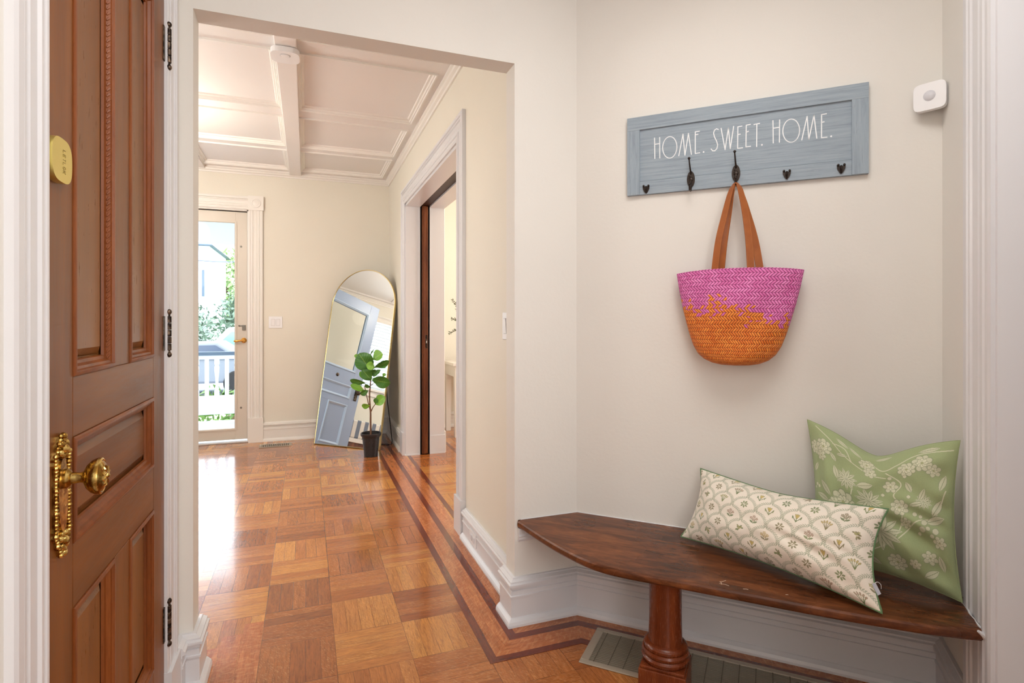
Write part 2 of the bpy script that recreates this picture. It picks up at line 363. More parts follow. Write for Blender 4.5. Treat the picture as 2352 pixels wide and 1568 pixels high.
# baseboards
def bb_prof(h, t=.022, shoe=True):
    P = [(0,0), (.040,0), (.040,.010), (.036,.020), (.026,.030), (t,.032)] if shoe else [(0,0), (t,0)]
    P += [(t,h-.074), (t+.004,h-.072), (t+.004,h-.066), (t,h-.064), (t,h-.048), (t-.004,h-.046), (t-.004,h-.042), (t+.002,h-.040), (t+.002,h-.032), (t+.010,h-.028), (t+.010,h-.020), (t+.003,h-.016), (t+.003,h-.010), (.012,h-.004), (.010,h), (0,h)]
    return P
def neg(P): return [(-d, t) for d, t in P]
struct('baseboard_hall_right', MB().sweep([(XR, DY0-.155), (XR, YB+.0)], neg(bb_prof(.165))), m_trim)
struct('baseboard_right', MB().sweep([(XO1, YB+.02), (XO1, YF), (A[0], A[1]), (B[0], B[1]), tuple(pw(.253,0,0)[:2])], neg(bb_prof(.182))), m_trim)
struct('baseboard_left', MB().sweep([(X0, 1.985), (X0, YF), (XO0, YF), (XO0, YB+.02)], neg(bb_prof(.182)), closed=False), m_trim)
struct('baseboard_far', MB().sweep([(SX1+.13, YFAR), (XR, YFAR), (XR, DY1+.15)], neg(bb_prof(.19))), m_trim2)
struct('baseboard_hall_left', MB().sweep([(XL, YB), (XL, YFAR), (SX0-.13, YFAR)], neg(bb_prof(.19))), m_trim2)
struct('baseboard_dining', MB().sweep([(XR+.335, DY1+.15), (XR+.335, 6.14), (4.1, 6.14)], neg(bb_prof(.17))), m_trim2)

# ceiling boards, mouldings
mb = MB(); tb = .022
bx = [(-1.02,-.91), (-.16,-.05)]; by = [(2.4,2.55), (3.14,3.29), (4.19,4.34), (5.08,5.20)]
mb.box(.745,YB,ZC-tb,XR,YFAR,ZC); mb.box(XL,YB,ZC-tb,XL+.11,YFAR,ZC); mb.box(XL+.11,5.88,ZC-tb,.745,YFAR,ZC)
for a, b in by: mb.box(-1.02, a, ZC-tb, .745, b, ZC)
mb.box(XL+.11, 4.62, ZC-.012, -1.02, 4.66, ZC)
struct('trim_13', mb, m_ceil)
mb = MB()
for a, b in bx: mb.box(a, YB, ZC-.05, b, YFAR, ZC)
struct('trim_14', mb, m_ceil, bevel=.004)
xs = [(-.91,-.16), (-.05,.745)]; ys = [(2.55,3.14), (3.29,4.19), (4.34,5.08), (5.20,5.88)]
mp = [(0,-tb-.012), (.008,-tb-.012), (.012,-tb-.002), (.018,-tb-.002), (.022,-.012), (.034,-.010), (.038,0), (0,0)]
mb = MB()
for xa, xb in xs:
    for ya, yb in ys: mb.sweep([(xa,ya), (xb,ya), (xb,yb), (xa,yb)], mp, (0,0,ZC), closed=True)
struct('trim_15', mb, m_trim2)
mb = MB(); cp = [(0,0), (.045,0), (.045,-.014), (.034,-.020), (.030,-.032), (.016,-.040), (.012,-.052), (0,-.052)]
mb.sweep([(XL,YB), (XR,YB), (XR,YFAR), (XL,YFAR)], cp, (0,0,ZC-tb), closed=True); struct('trim_16', mb, m_trim2)

# wide doorway in the hall's right wall
casing('trim_17', (XR, 0, 0), YA, -XA, DY0, DY1, DZ, .14, .026, m_trim, .2)
mb = MB()
for y0, y1 in ((DY1, DY1+.02), (DY0-.02, DY0)):
    yy0, yy1 = (y0-.018, y1) if y0 == DY1 else (y0, y1+.018)
    mb.box(XR-.004, yy0, 0, .952, yy1, DZ); mb.box(1.038, yy0, 0, XR+.345, yy1, DZ)
mb.box(XR-.004, DY0, DZ-.02, .952, DY1, DZ+.01); mb.box(1.038, DY0, DZ-.02, XR+.345, DY1, DZ+.01)
for x in (.945, 1.038): 
    mb.box(x, DY1-.03, 0, x+.007, DY1, DZ)
for x0, x1 in ((XR-.012, .952), (1.038, XR+.353)): mb.box(x0, DY1-.026, 0, x1, DY1+.01, .012)
mb.box(1.038, DY1-.024, 0, XR+.352, DY1+.01, .165)
struct('trim_18', mb, m_trim)
struct('pocket_shade', MB().box(.952, DY1-.002, 0, 1.038, DY1+.02, DZ), m_black)  # black sheet stands in for the shade inside the door pocket
struct('trim_20', MB().box(.952, DY0, DZ-.006, 1.038, DY1, DZ+.02), M('dark_track_wood', .5, srgb(62,34,22)).m)
casing('trim_21', (XR+.335, 0, 0), -YA, XA, -DY1, -DY0, DZ, .14, .024, m_trim2, .19)
pdr = thing('door_3', (.995, DY1-.01, 0), kind='structure')
mb = MB(); mb.box(.968, DY1-.035, .01, 1.022, DY1+.02, DZ-.01); mb.box(.978, DY1-.043, .01, .996, DY1-.03, DZ-.01)
build('door_edge', mb, m_dark, pdr, bevel=.003)
build('latch_plate', MB().box(.998, DY1-.04, .95, 1.016, DY1-.033, 1.07), m_bronze, pdr, bevel=.001)
build('latch_bolt', MB().box(1.003, DY1-.047, 1.0, 1.011, DY1-.04, 1.02), m_steel, pdr)

# entrance: casing, threshold, storm door
casing('trim_22', (0, YFAR, 0), XA, -YA, SX0, SX1, SZ, .13, .026, m_trim2, .24)
mb = MB()
for xc in (SX0-.066, SX1+.066):
    mb.box(xc-.07, YFAR-.034, SZ-.004, xc+.07, YFAR, SZ+.136); mb.lathe([(.046,0),(.044,.006),(.034,.007),(.032,.002),(.02,.006),(.0001,.008)], (xc, YFAR-.034, SZ+.066), -YA, 32)
struct('trim_23', mb, m_trim2, smooth=30)
struct('trim_24', MB().box(SX0,YFAR,0,SX0+.012,YFAR+.18,SZ).box(SX1-.012,YFAR,0,SX1,YFAR+.18,SZ).box(SX0,YFAR,SZ-.012,SX1,YFAR+.18,SZ), m_trim2)
struct('trim_25', MB().box(SX0,YFAR-.01,0,SX1,YFAR+.22,.018), M('threshold_metal', .35, srgb(196,196,196), .6).m, bevel=.004)
struct('trim_26', MB().box(SX1-.0165,YFAR+.036,.03,SX1-.0115,YFAR+.07,SZ-.012).box(SX0+.012,YFAR+.036,SZ-.021,SX1-.012,YFAR+.07,SZ-.0115), m_black)  # black strips stand in for the shaded gap round the storm door
sd = thing('door_2', ((SX0+SX1)/2, YFAR+.06, .02), kind='structure')
m_alm = M('storm_door_enamel', .35, srgb(214,205,192)).m
y0, y1 = YFAR+.035, YFAR+.068; a, b = SX0+.014, SX1-.016; gx0, gx1, gz0, gz1 = a+.10, b-.105, .135, SZ-.125
fr = MB().box(a,y0,.03,gx0,y1,SZ-.02).box(gx1,y0,.03,b,y1,SZ-.02).box(gx0,y0,.03,gx1,y1,gz0).box(gx0,y0,gz1,gx1,y1,SZ-.02)
build('door_frame', fr, m_alm, sd, bevel=.002)
build('glass_stop', MB().sweep([(gx0,gz0),(gx1,gz0),(gx1,gz1),(gx0,gz1)], [(-.012,0),(0,0),(.008,-.004),(.008,-.02),(-.012,-.02)], (0,y0-.006,0), XA, ZA, -YA, closed=True), m_alm, sd)
gl = M('clear_glass', 0, (1,1,1,1), 0); gl.t.nodes.remove(gl.b)
tr = gl.n('ShaderNodeBsdfTransparent', {'Color': (.96,.98,.98,1)}); gs = gl.n('ShaderNodeBsdfGlossy', {'Roughness': .0}); fres = gl.n('ShaderNodeFresnel', {'IOR': 1.45})
mx = gl.n('ShaderNodeMixShader', {0: gl.math('MULTIPLY', fres.outputs[0], .08), 1: tr.outputs[0], 2: gs.outputs[0]}); gl.t.links.new(mx.outputs[0], gl.out.inputs[0]); m_glass = gl.m
build('glass', MB().box(gx0,YFAR+.05,gz0,gx1,YFAR+.054,gz1), m_glass, sd)
hx = b-.03
hb = MB().ball((hx,y0-.012,1.005),.02,16,ax=YA,flat=.6).lathe([(.026,0),(.026,.006),(.016,.012),(.012,.03)], (hx,y0,1.005), -YA, 24)
hb.tube([(hx,y0-.028,1.005),(hx-.03,y0-.033,1.003),(hx-.07,y0-.034,.998),(hx-.085,y0-.03,1.0)], [.009,.009,.011,.008], 12)
m_lever = M('polished_gold_lever', .22, srgb(222,168,84), 1).m
build('door_handle', hb, m_lever, sd, smooth=True)
m_latch = M('aged_pewter', .4, srgb(120,116,108), .7).m
build('latch', MB().box(hx-.014,y0-.014,1.105,hx+.016,y0,1.155).box(hx-.04,y0-.01,1.145,hx-.014,y0-.004,1.152).ball((hx-.042,y0-.008,1.149),.007,10), m_latch, sd, bevel=.001)
for z in (1.93, .34): build('screw_cover', MB().lathe([(.010,0),(.009,.003),(.0001,.004)], (b-.055,y0,z), -YA, 20), m_latch, sd)

# front door standing open against the left side (seen in the mirror)
m_blue = paint('blue_grey_door_paint', srgb(150,166,192), .35, .05, 20)
fd = thing('door_5', (-1.42, 5.97, .02), kind='structure'); O5 = V(-1.42, 5.97, 0); U5 = V(-.43, -.90, 0); U5 /= np.linalg.norm(U5); N5 = V(-U5[1], U5[0], 0)
if N5[0] < 0: N5 = -N5
Wd = 1.06; mb = MB()
def d5(u0, u1, z0, z1, t0=-.022, t1=.022): mb.obox(O5+U5*u0+N5*t0+ZA*z0, U5*(u1-u0), N5*(t1-t0), ZA*(z1-z0))
d5(0,.15,.02,2.2); d5(Wd-.15,Wd,.02,2.2); d5(.15,Wd-.15,2.06,2.2); d5(.15,Wd-.15,1.0,1.18); d5(.15,Wd-.15,.74,.82); d5(.15,Wd-.15,.02,.2); d5(Wd/2-.06,Wd/2+.06,.2,.74)
build('door_leaf', mb, m_blue, fd, bevel=.002); mb = MB(); d5(.15,Wd-.15,.2,1.0,-.01,.01); build('door_panel', mb, m_blue, fd)
mb = MB(); pp = [(0,.022),(.006,.030),(.014,.030),(.034,.012),(.034,.008),(0,.008)]
for u0,u1,z0,z1 in ((.15,Wd/2-.06,.2,.74),(Wd/2+.06,Wd-.15,.2,.74),(.15,Wd-.15,.82,1.0),(.15,Wd-.15,1.18,2.06)):
    for sg in (1,-1): mb.sweep([(u0,z0),(u1,z0),(u1,z1),(u0,z1)], pp, O5, U5, ZA, N5*sg, closed=True)
build('panel_moulding', mb, m_trim, fd).data.materials[0] = paint('pale_blue_moulding', srgb(176,194,216), .35)
mb = MB(); d5(.15,Wd-.15,1.18,2.06,-.003,.003); m_glass2 = m_glass.copy(); [setattr(n_.inputs[1], 'default_value', .06) for n_ in m_glass2.node_tree.nodes if n_.type == 'MATH']; build('glass', mb, m_glass2, fd)
mb = MB().lathe([(.022,0),(.03,.02),(.03,.032),(.0001,.045)], O5+U5*(Wd-.06)+N5*.045+ZA*.93, N5, 20).prism([(-.022,-.10),(.022,-.10),(.026,0),(.022,.10),(-.022,.10),(-.026,0)], O5+U5*(Wd-.06)+ZA*.92, U5, ZA, N5, .022, .027).tube([O5+U5*(Wd-.06)+N5*.02+ZA*.93, O5+U5*(Wd-.06)+N5*.05+ZA*.93], .01)
build('door_knob', mb, m_bronze, fd, smooth=True)
build('bell_turn', MB().lathe([(.024,0),(.022,.005),(.0001,.012)], O5+U5*(Wd*.6)+N5*.022+ZA*1.09, N5, 20), m_bronze, fd, smooth=True)

# hall window with blinds (seen in the mirror)
wn1 = thing('window_1', (XL, (WY0+WY1)/2, WZ0), kind='structure')
build('window_casing', MB().sweep([(WY0,WZ0),(WY0,WZ1),(WY1,WZ1),(WY1,WZ0)], casing_prof(.11,.024), (XL,0,0), YA, ZA, XA), m_trim2, wn1)
build('window_sill', MB().box(XL-.01,WY0-.13,WZ0-.03,XL+.06,WY1+.13,WZ0).box(XL,WY0-.11,WZ0-.11,XL+.02,WY1+.11,WZ0-.03), m_trim2, wn1)
build('glass', MB().box(XL-.12,WY0,WZ0,XL-.116,WY1,WZ1), m_glass, wn1)
mb = MB(); z = WZ0+.02
while z < WZ1-.02: mb.obox((XL-.06,WY0+.01,z), (.035,0,.030), (0,WY1-WY0-.02,0), (.001,0,-.002)); z += .052
bl = M('blind_slat', .5, srgb(245,245,245)); tl_ = bl.n('ShaderNodeBsdfTranslucent', {'Color': (.6,.62,.65,1)}); mx_ = bl.n('ShaderNodeMixShader', {0: .45, 1: bl.b.outputs[0], 2: tl_.outputs[0]}); bl.t.links.new(mx_.outputs[0], bl.out.inputs[0]); build('blind', mb, bl.m, wn1)

# ================================================================== LEFT DOOR (door_1)
d1 = thing('door_1', (X0-.02, 1.465, 0), kind='structure'); xd = X0; ya, yb_ = 1.068, 1.864; zt = 2.21
L0, L1, C0, C1, R1_ = 1.191, 1.191, 1.416, 1.525, 1.741
build('stile', MB().box(xd-.04,ya,.008,xd,1.191,zt), m_doorv, d1, bevel=.002); build('stile', MB().box(xd-.04,1.741,.008,xd,yb_,zt), m_doorv, d1, bevel=.002)
build('centre_stile', MB().box(xd-.04,C0,1.101,xd,C1,2.07), m_doorv, d1, bevel=.002); build('centre_stile', MB().box(xd-.04,C0,.255,xd,C1,.69), m_doorv, d1, bevel=.002)
for z0, z1 in ((2.07,zt), (.993,1.101), (.69,.805), (.008,.255)): build('rail', MB().box(xd-.04,1.191,z0,xd,1.741,z1), m_doorh, d1, bevel=.002)
pan = [(1.191,C0,1.101,2.07), (C1,1.741,1.101,2.07), (1.191,1.741,.805,.993), (1.191,C0,.255,.69), (C1,1.741,.255,.69)]
pm = [(0,.002),(.004,.004),(.009,.004),(.011,-.001),(.016,-.002),(.020,-.009),(.026,-.011),(.028,-.016),(0,-.016)]
for i, (y0_, y1_, z0, z1) in enumerate(pan):
    mm = MB(); mm.sweep([(y0_,z0),(y1_,z0),(y1_,z1),(y0_,z1)], pm, (xd,0,0), YA, ZA, XA, closed=True)
    if i < 2:      # carved rope bead
        z = z0+.02
        while z < z1-.02:
            for yy in ((y0_+.015, y1_-.015) if i == 0 else ()): mm.tube([(xd-.008,yy-.005,z),(xd-.005,yy,z+.006),(xd-.008,yy+.005,z+.012)], [.0015,.0042,.0015], 6)
            z += .0115
    build('panel_moulding', mm, m_doorm, d1, smooth=30)
    # raised panel
    q = MB(); i0, i1, j0, j1 = y0_+.028, y1_-.028, z0+.028, z1-.028; e = .018
    q.add([(xd-.022,i0,j0),(xd-.022,i1,j0),(xd-.022,i1,j1),(xd-.022,i0,j1),(xd-.012,i0+e,j0+e),(xd-.012,i1-e,j0+e),(xd-.012,i1-e,j1-e),(xd-.012,i0+e,j1-e)],
          [(0,1,5,4),(1,2,6,5),(2,3,7,6),(3,0,4,7),(4,5,6,7)])
    q.box(xd-.03,y0_,z0,xd-.021,y1_,z1); build('door_panel', q, m_doorh if i == 2 else m_doorp, d1)
for zc in (2.003, 1.163, .318):
    hg = MB(); yk = yb_+.006; xk = xd+.010
    hg.box(xd-.001, yb_-.016, zc-.05, xd+.003, yb_+.018, zc+.05)
    for k in range(5): hg.lathe([(.0065,0),(.0075,.001),(.0075,.018),(.0065,.019)], (xk,yk,zc-.05+k*.0202), ZA, 16)
    for sg in (1,-1): hg.lathe([(.004,0),(.005,.004),(.003,.007)], (xk,yk,zc+sg*.05), ZA*sg, 14); hg.ball((xk,yk,zc+sg*.0625), .0085, 14)
    build('hinge', hg, m_bronze, d1, smooth=True)
# knob plate
yk, zk = 1.133, .935
def outl(t):  # half width of the ornate plate against height t in -1..1
    a = abs(t)
    return .029 if a < .55 else (.031 if a < .64 else .031-(.021*(a-.64)/.36))+(.002*math.sin(a*40))
pts = [(outl(i/40*2-1), i/40*2-1) for i in range(41)]; hh = .099
kp = MB().prism([(w_, t*hh) for w_, t in pts]+[(-w_, t*hh) for w_, t in pts[::-1]], (xd,yk,.909), YA, ZA, XA, 0, .004)
kp.prism([(.019*math.cos(q)*1.0, .062*math.sin(q)) for q in np.linspace(0,2*math.pi,32,endpoint=False)], (xd,yk,.909), YA, ZA, XA, .004, .0065)
for i in range(33):
    t = i/32*2-1
    for sg in (1,-1): kp.ball((xd+.005,yk+sg*(outl(t)-.003),.909+t*hh), .0034 if i % 3 else .0046, 8)
for t in (-1,1):
    for (dy, dz, r) in ((0,.99,.006),(.008,.86,.006),(-.008,.86,.006),(0,.78,.009),(.014,.72,.006),(-.014,.72,.006),(0,.92,.005),(.006,.66,.005),(-.006,.66,.005)): kp.ball((xd+.006,yk+dy,.909+t*hh*dz), r, 10)
build('knob_plate', kp, m_brass, d1, smooth=30)
kn = MB().lathe([(.0165,.004),(.0165,.012),(.013,.016),(.010,.018),(.0085,.03),(.0095,.034),(.013,.036),(.021,.040),(.028,.047),(.0305,.053),(.0315,.056),(.0305,.060),(.028,.0615),(.026,.0605),(.022,.0635),(.014,.067),(.006,.068),(.0001,.0682)], (xd,yk,zk), XA, 48, .8, 1.0)
for k in range(10):
    q = k/10*2*math.pi; kn.tube([(xd+.061,yk+.02*math.cos(q)*.8,zk+.02*math.sin(q)),(xd+.066,yk+.015*math.cos(q+.35)*.8,zk+.015*math.sin(q+.35)),(xd+.067,yk+.008*math.cos(q+.1)*.8,zk+.008*math.sin(q+.1))], [.0016,.003,.0018], 8)
kn.ball((xd+.067,yk,zk), .005, 12)
build('door_knob', kn, m_brass, d1, smooth=30)
lk = MB(); zc = 1.463; yc = 1.112; oc = []
for i in range(40):
    q = 2*math.pi*i/40; c, s_ = math.cos(q), math.sin(q); oc.append((math.copysign(abs(c)**.62,c)*.04, math.copysign(abs(s_)**.72,s_)*.036))
lk.prism(oc, (xd,yc,zc), YA, ZA, XA, 0, .012)
lo_ = build('lock_cover', lk, m_lock, d1, smooth=30, bevel=.003)
ll = MB()
def strokes(mb, segs, f, r=.0006, n=6):
    for sgm in segs: mb.tube([f(*p) for p in sgm], r, n)
L = [[(0,0),(0,1)],[(0,0),(.5,0)]]; E_ = [[(0,0),(0,1)],[(0,0),(.5,0)],[(0,.5),(.4,.5)],[(0,1),(.5,1)]]; T_ = [[(.25,0),(.25,1)],[(0,1),(.5,1)]]; O_ = [[(.25+.25*math.cos(q),.5+.5*math.sin(q)) for q in np.linspace(0,2*math.pi,12)]]; K_ = [[(0,0),(0,1)],[(.5,1),(0,.5),(.5,0)]]
for i, g in enumerate((L, E_, T_, L, O_, K_)):
    strokes(ll, g, lambda a, b, i=i: (xd+.0122, 1.113+b*.010, zc+.018-i*.0068-a*.009), .0005)
tag(build('engraving', ll, M('engraving_brass', .5, srgb(150,132,70), .6).m, lo_), 'raised lettering on the lock cover')

# ================================================================== COAT RACK
def pS(x, y, off=.02):
    p = on_plane(x, y, A+SN*off, SN); return float(np.dot(p-A, SD)), float(p[2])
m_rack = M('blue_grey_rack_wood', .55); c = m_rack.coord(); cr = m_rack.mapping(c, (1,1,1), (0,0,R(45)))
def rackmat(name, st):
    m = M(name, .55); c = m.mapping(m.coord(), (1,1,1), (0,0,R(45))); n1 = m.noise(m.mapping(c, st), 1.0, 6, .7, .4); n2 = m.noise(m.mapping(c, tuple(a*2.4 for a in st)), 1, 3, .7)
    m.set('Base Color', m.mix(m.rng(n2, .62, .72, 0, .55), m.ramp(n1, [(.3, srgb(132,146,158)), (.5, srgb(150,164,176)), (.7, srgb(162,175,184))]), srgb(96,108,122)))
    m.bump(n2, .25, .002); return m.m
mrh = rackmat('rack_wood_along', (5, 90, 150)); mrv = rackmat('rack_wood_upright', (110, 90, 7))
rk = thing('coat_rack', sw(.622,1.693,0), 'blue-grey wooden wall rack lettered in white with five dark hooks', 'coat rack')
s0, s1, z0, z1 = .216, 1.028, 1.693, 1.998; ps0, ps1, pz0, pz1 = .265, .979, 1.7455, 1.9465
def sb(a, b, c, d, t0, t1): return MB().obox(sw(a,c,t0), SD*(b-a), SN*(t1-t0), ZA*(d-c))
build('frame_stile', sb(s0,ps0,z0,pz1,0,.02), mrv, rk, bevel=.0008); build('frame_stile', sb(ps1,s1,z0,pz1,0,.02), mrv, rk, bevel=.0008)
build('frame_rail', sb(s0,s1,pz1,z1,0,.02), mrh, rk, bevel=.0008); build('hook_rail', sb(ps0,ps1,z0,pz0-.0008,0,.0165), mrh, rk, bevel=.0006)
build('panel', sb(ps0,ps1,pz0+.0008,pz1,0,.0125), mrh, rk)
G = lambda x, y: pS(1440+x/4.055, 160+y/4.055, .0125)
ell = lambda cx, cy, rx, ry, k=0: [(cx+rx*math.cos(q)+k*math.sin(q), cy+ry*math.sin(q)) for q in np.linspace(0, 2*math.pi, 33)]
GL = [[(257,636),(260,828)],[(305,630),(306,823)],[(258,695),(306,688)], ell(399,723,66,100,-3), [(483,802),(522,600),(540,796),(573,592),(600,789)],
 [(676,573),(636,579),(636,781),(679,773)],[(636,606),(662,602)], [(852,557),(835,550),(815,563),(807,590),(815,625),(835,665),(845,700),(838,735),(818,755),(798,755),(783,738)],
 [(877,545),(914,746),(945,540),(962,736),(994,527)], [(1072,525),(1033,532),(1031,733),(1078,727)],[(1033,604),(1056,600)], [(1151,509),(1111,517),(1108,719),(1152,713)],[(1110,583),(1133,573)],
 [(1182,511),(1236,500)],[(1210,506),(1208,716)], [(1360,474),(1363,683)],[(1422,467),(1420,676)],[(1360,546),(1422,536)], ell(1530,568,78,108,-3),
 [(1628,655),(1678,434),(1694,649),(1742,423),(1768,639)], [(1859,410),(1813,418),(1812,634),(1864,628)],[(1813,491),(1837,485)]]
m_let = M('white_letter_paint', .5, srgb(244,248,250)).m
def stroke(lt, st):
    P = [G(*p) for p in st]
    for (a0, b0), (a1, b1) in zip(P[:-1], P[1:]):
        d = V(a1-a0, b1-b0); l = np.linalg.norm(d); d /= l; nrm = V(-d[1], d[0])*.00165; d *= .0011
        lt.prism([(a0-d[0]+nrm[0], b0-d[1]+nrm[1]), (a0-d[0]-nrm[0], b0-d[1]-nrm[1]), (a1+d[0]-nrm[0], b1+d[1]-nrm[1]), (a1+d[0]+nrm[0], b1+d[1]+nrm[1])], A, SD, ZA, SN, .0122, .0130)
gi = iter(GL)
for cnt in (3,1,1,2, 1,1,2,2,2, 3,1,1,2):
    lt = MB()
    for _ in range(cnt): stroke(lt, next(gi))
    build('letter', lt, m_let, rk)
for p in ((714,766),(1257,700),(1902,620)):
    a0, b0 = G(*p); build('full_stop', MB().lathe([(.003,0),(.003,.0008)], sw(a0,b0,.0122), SN, 16), m_let, rk)
for i, (hs, hz) in enumerate(((.2903,1.7145),(.4575,1.7325),(.6155,1.738),(.782,1.7175),(.948,1.719))):
    hk = MB()
    lens = lambda a, b, n=24: [(a*math.sin(q)*abs(math.sin(q))**.05, b*math.cos(q)) for q in np.linspace(0,2*math.pi,n,endpoint=False)]
    if i in (1, 2):
        hk.prism(lens(.0145,.031), sw(hs,hz,0), SD, ZA, SN, .0165, .0195); hk.ball(sw(hs,hz,.0195), .009, 14, 1, 1, SN, .5)
        hk.tube([sw(hs,hz+.02,.018), sw(hs-.001,hz+.035,.03), sw(hs-.002,hz+.052,.042), sw(hs-.003,hz+.068,.047)], [.0035,.003,.0027,.0025], 10); hk.ball(sw(hs-.003,hz+.072,.048), .0052, 14)
        hk.tube([sw(hs,hz-.004,.018), sw(hs,hz-.03,.022), sw(hs,hz-.046,.034), sw(hs,hz-.044,.050), sw(hs,hz-.028,.056)], [.005,.0045,.004,.004,.0035], 10); hk.ball(sw(hs,hz-.024,.056), .006, 12)
        for dz in (.012,-.018): hk.ball(sw(hs-.005,hz+dz,.0197), .0025, 8)
    else:
        hk.prism([(-.013,.012),(-.006,.007),(.0,.009),(.006,.007),(.013,.012),(.012,-.002),(.006,-.014),(0,-.02),(-.006,-.014),(-.012,-.002)], sw(hs,hz,0), SD, ZA, SN, .0165, .021)
        hk.tube([sw(hs,hz+.008,.021),sw(hs,hz-.004,.026),sw(hs,hz-.016,.021)], [.003,.0045,.003], 8); hk.ball(sw(hs-.009,hz+.010,.023), .0042, 10); hk.ball(sw(hs+.009,hz+.010,.023), .0042, 10)
    build('hook', hk, m_hook, rk, smooth=35)

# ================================================================== TOTE BAG
def weave():
    m = M('woven_straw', .6); uv = m.n('ShaderNodeUVMap', uv_map='UVMap').outputs[0]; sp = m.n('ShaderNodeSeparateXYZ', {0: uv})
    u, v = sp.outputs[0], sp.outputs[1]; NR, NS = 31.0, 42.0
    vv = m.math('ADD', m.math('MULTIPLY', v, NR), m.math('MULTIPLY', m.noise(uv, 5, 2), .5)); row = m.math('FLOOR', vv); fv = m.math('FRACT', vv)
    par = m.math('MODULO', row, 2.0); sgn = m.math('SUBTRACT', m.math('MULTIPLY', par, 2.0), 1.0)
    ph = m.math('ADD', m.math('MULTIPLY', u, NS), m.math('MULTIPLY', sgn, m.math('MULTIPLY', m.math('SUBTRACT', fv, .5), 1.15))); ph = m.math('ADD', ph, m.math('MULTIPLY', par, .22))
    sid = m.math('FLOOR', ph); fs = m.math('FRACT', ph)
    hgt = m.math('SINE', m.math('MULTIPLY', fs, math.pi)); hr = m.math('SINE', m.math('MULTIPLY', fv, math.pi))
    hh_ = m.math('MULTIPLY', m.math('POWER', hgt, .5), m.math('POWER', hr, .2))
    r1 = m.n('ShaderNodeTexWhiteNoise', {0: m.n('ShaderNodeCombineXYZ', {0: sid, 1: row, 2: 3.0}).outputs[0]}, noise_dimensions='3D').outputs[0]
    r2 = m.n('ShaderNodeTexWhiteNoise', {0: m.n('ShaderNodeCombineXYZ', {0: row, 1: m.math('FLOOR', m.math('MULTIPLY', u, 7.0)), 2: 1.0}).outputs[0]}, noise_dimensions='3D').outputs[0]
    # dye boundary in v (0 bottom, 1 rim)
    edge = m.math('ADD', .69, m.math('ADD', m.math('MULTIPLY', m.math('SUBTRACT', r1, .5), .15), m.math('MULTIPLY', m.math('SUBTRACT', r2, .5), .12)))
    edge = m.math('SUBTRACT', edge, m.math('MULTIPLY', m.rng(u, .2, .6, 1, 0), .12))
    pink = m.math('GREATER_THAN', v, edge)
    cp_ = m.mix(r1, srgb(214,100,168), srgb(238,138,200)); co = m.mix(r1, srgb(222,112,30), srgb(244,146,56))
    colr = m.mix(pink, co, cp_); dark = m.mix(pink, srgb(136,56,10), srgb(140,44,100))
    m.set('Base Color', m.mix(m.rng(hh_, .35, .72, 0, 1), dark, colr)); m.bump(hh_, .7, .004); return m.m
bag = thing('tote_bag', sw(.617,1.04,.06), 'pink and orange woven straw tote hanging by its tan straps from a hook', 'bag')
zs = [(.0,.015,.02),(.002,.05,.04),(.008,.08,.056),(.02,.107,.064),(.04,.129,.066),(.07,.146,.064),(.11,.160,.060),(.16,.174,.056),(.22,.189,.050),(.28,.201,.044),(.345,.212,.036)]
zi = np.linspace(0,1,60); zz = np.interp(zi, np.linspace(0,1,len(zs)), [a[0] for a in zs]); aa = np.interp(zi, np.linspace(0,1,len(zs)), [a[1] for a in zs]); bb = np.interp(zi, np.linspace(0,1,len(zs)), [a[2] for a in zs])
NB = 120; mb = MB(); uvb = []
_q = np.linspace(0,2*math.pi,2001); _c, _s = np.cos(_q), np.sin(_q); _X = np.sign(_c)*np.abs(_c)**.85; _Y = .36*np.sign(_s)*np.abs(_s)**.95
_L = np.concatenate([[0], np.cumsum(np.hypot(np.diff(_X), np.diff(_Y)))]); _L /= _L[-1]
def bagpt(k, i, sc=1.0):
    q = float(np.interp(k/NB, _L, _q)); cx = .617+.006*(zz[i]/.345); rim = .012*(math.cos(q)**2)*(zz[i]/.345)**3
    c, s_ = math.cos(q), math.sin(q); ca = math.copysign(abs(c)**.85, c); sa = math.copysign(abs(s_)**.95, s_)
    dent = .004*math.sin(5*q+zz[i]*30)*(1-abs(zz[i]/.345-.5))
    return sw(cx+aa[i]*sc*ca, 1.041+zz[i]+.008*ca*(zz[i]/.345)*0-rim, .004+.068-(.068-bb[i])*.45*(zz[i]/.345)**1 +(bb[i]*sc+dent)*sa*(1.0 if sa > 0 else .92))
for i in range(60):
    for k in range(NB+1): mb.v.append(tuple(bagpt(k % NB, i))); uvb.append((k/NB*2 % 2, i/59))
for i in range(59):
    for k in range(NB): a0 = i*(NB+1)+k; mb.f.append((a0, a0+1, a0+NB+2, a0+NB+1))
mb.f.append(tuple(range(NB))[::-1])
arc = np.concatenate([[0], np.cumsum([math.dist((zz[i],aa[i]), (zz[i+1],aa[i+1])) for i in range(59)])]); arc /= arc[-1]
bo = build('bag_body', mb, weave(), bag, smooth='all'); md = bo.modifiers.new('thick', 'SOLIDIFY'); md.thickness = .004; md.offset = -1
uvl = bo.data.uv_layers.new(name='UVMap')
for lp in bo.data.loops:
    vi = lp.vertex_index; i = min(59, vi//(NB+1)); k = vi % (NB+1); uvl.data[lp.index].uv = ((k/NB)*2 if k < NB else 2.0, float(arc[i]))
m_lea = M('tan_leather', .42, srgb(160,88,36)); m_lea.set('Base Color', m_lea.mix(m_lea.noise(m_lea.coord(), 30, 3), srgb(148,78,30), srgb(176,102,46))); m_lea.bump(m_lea.noise(m_lea.coord(), 300, 2), .2, .001)
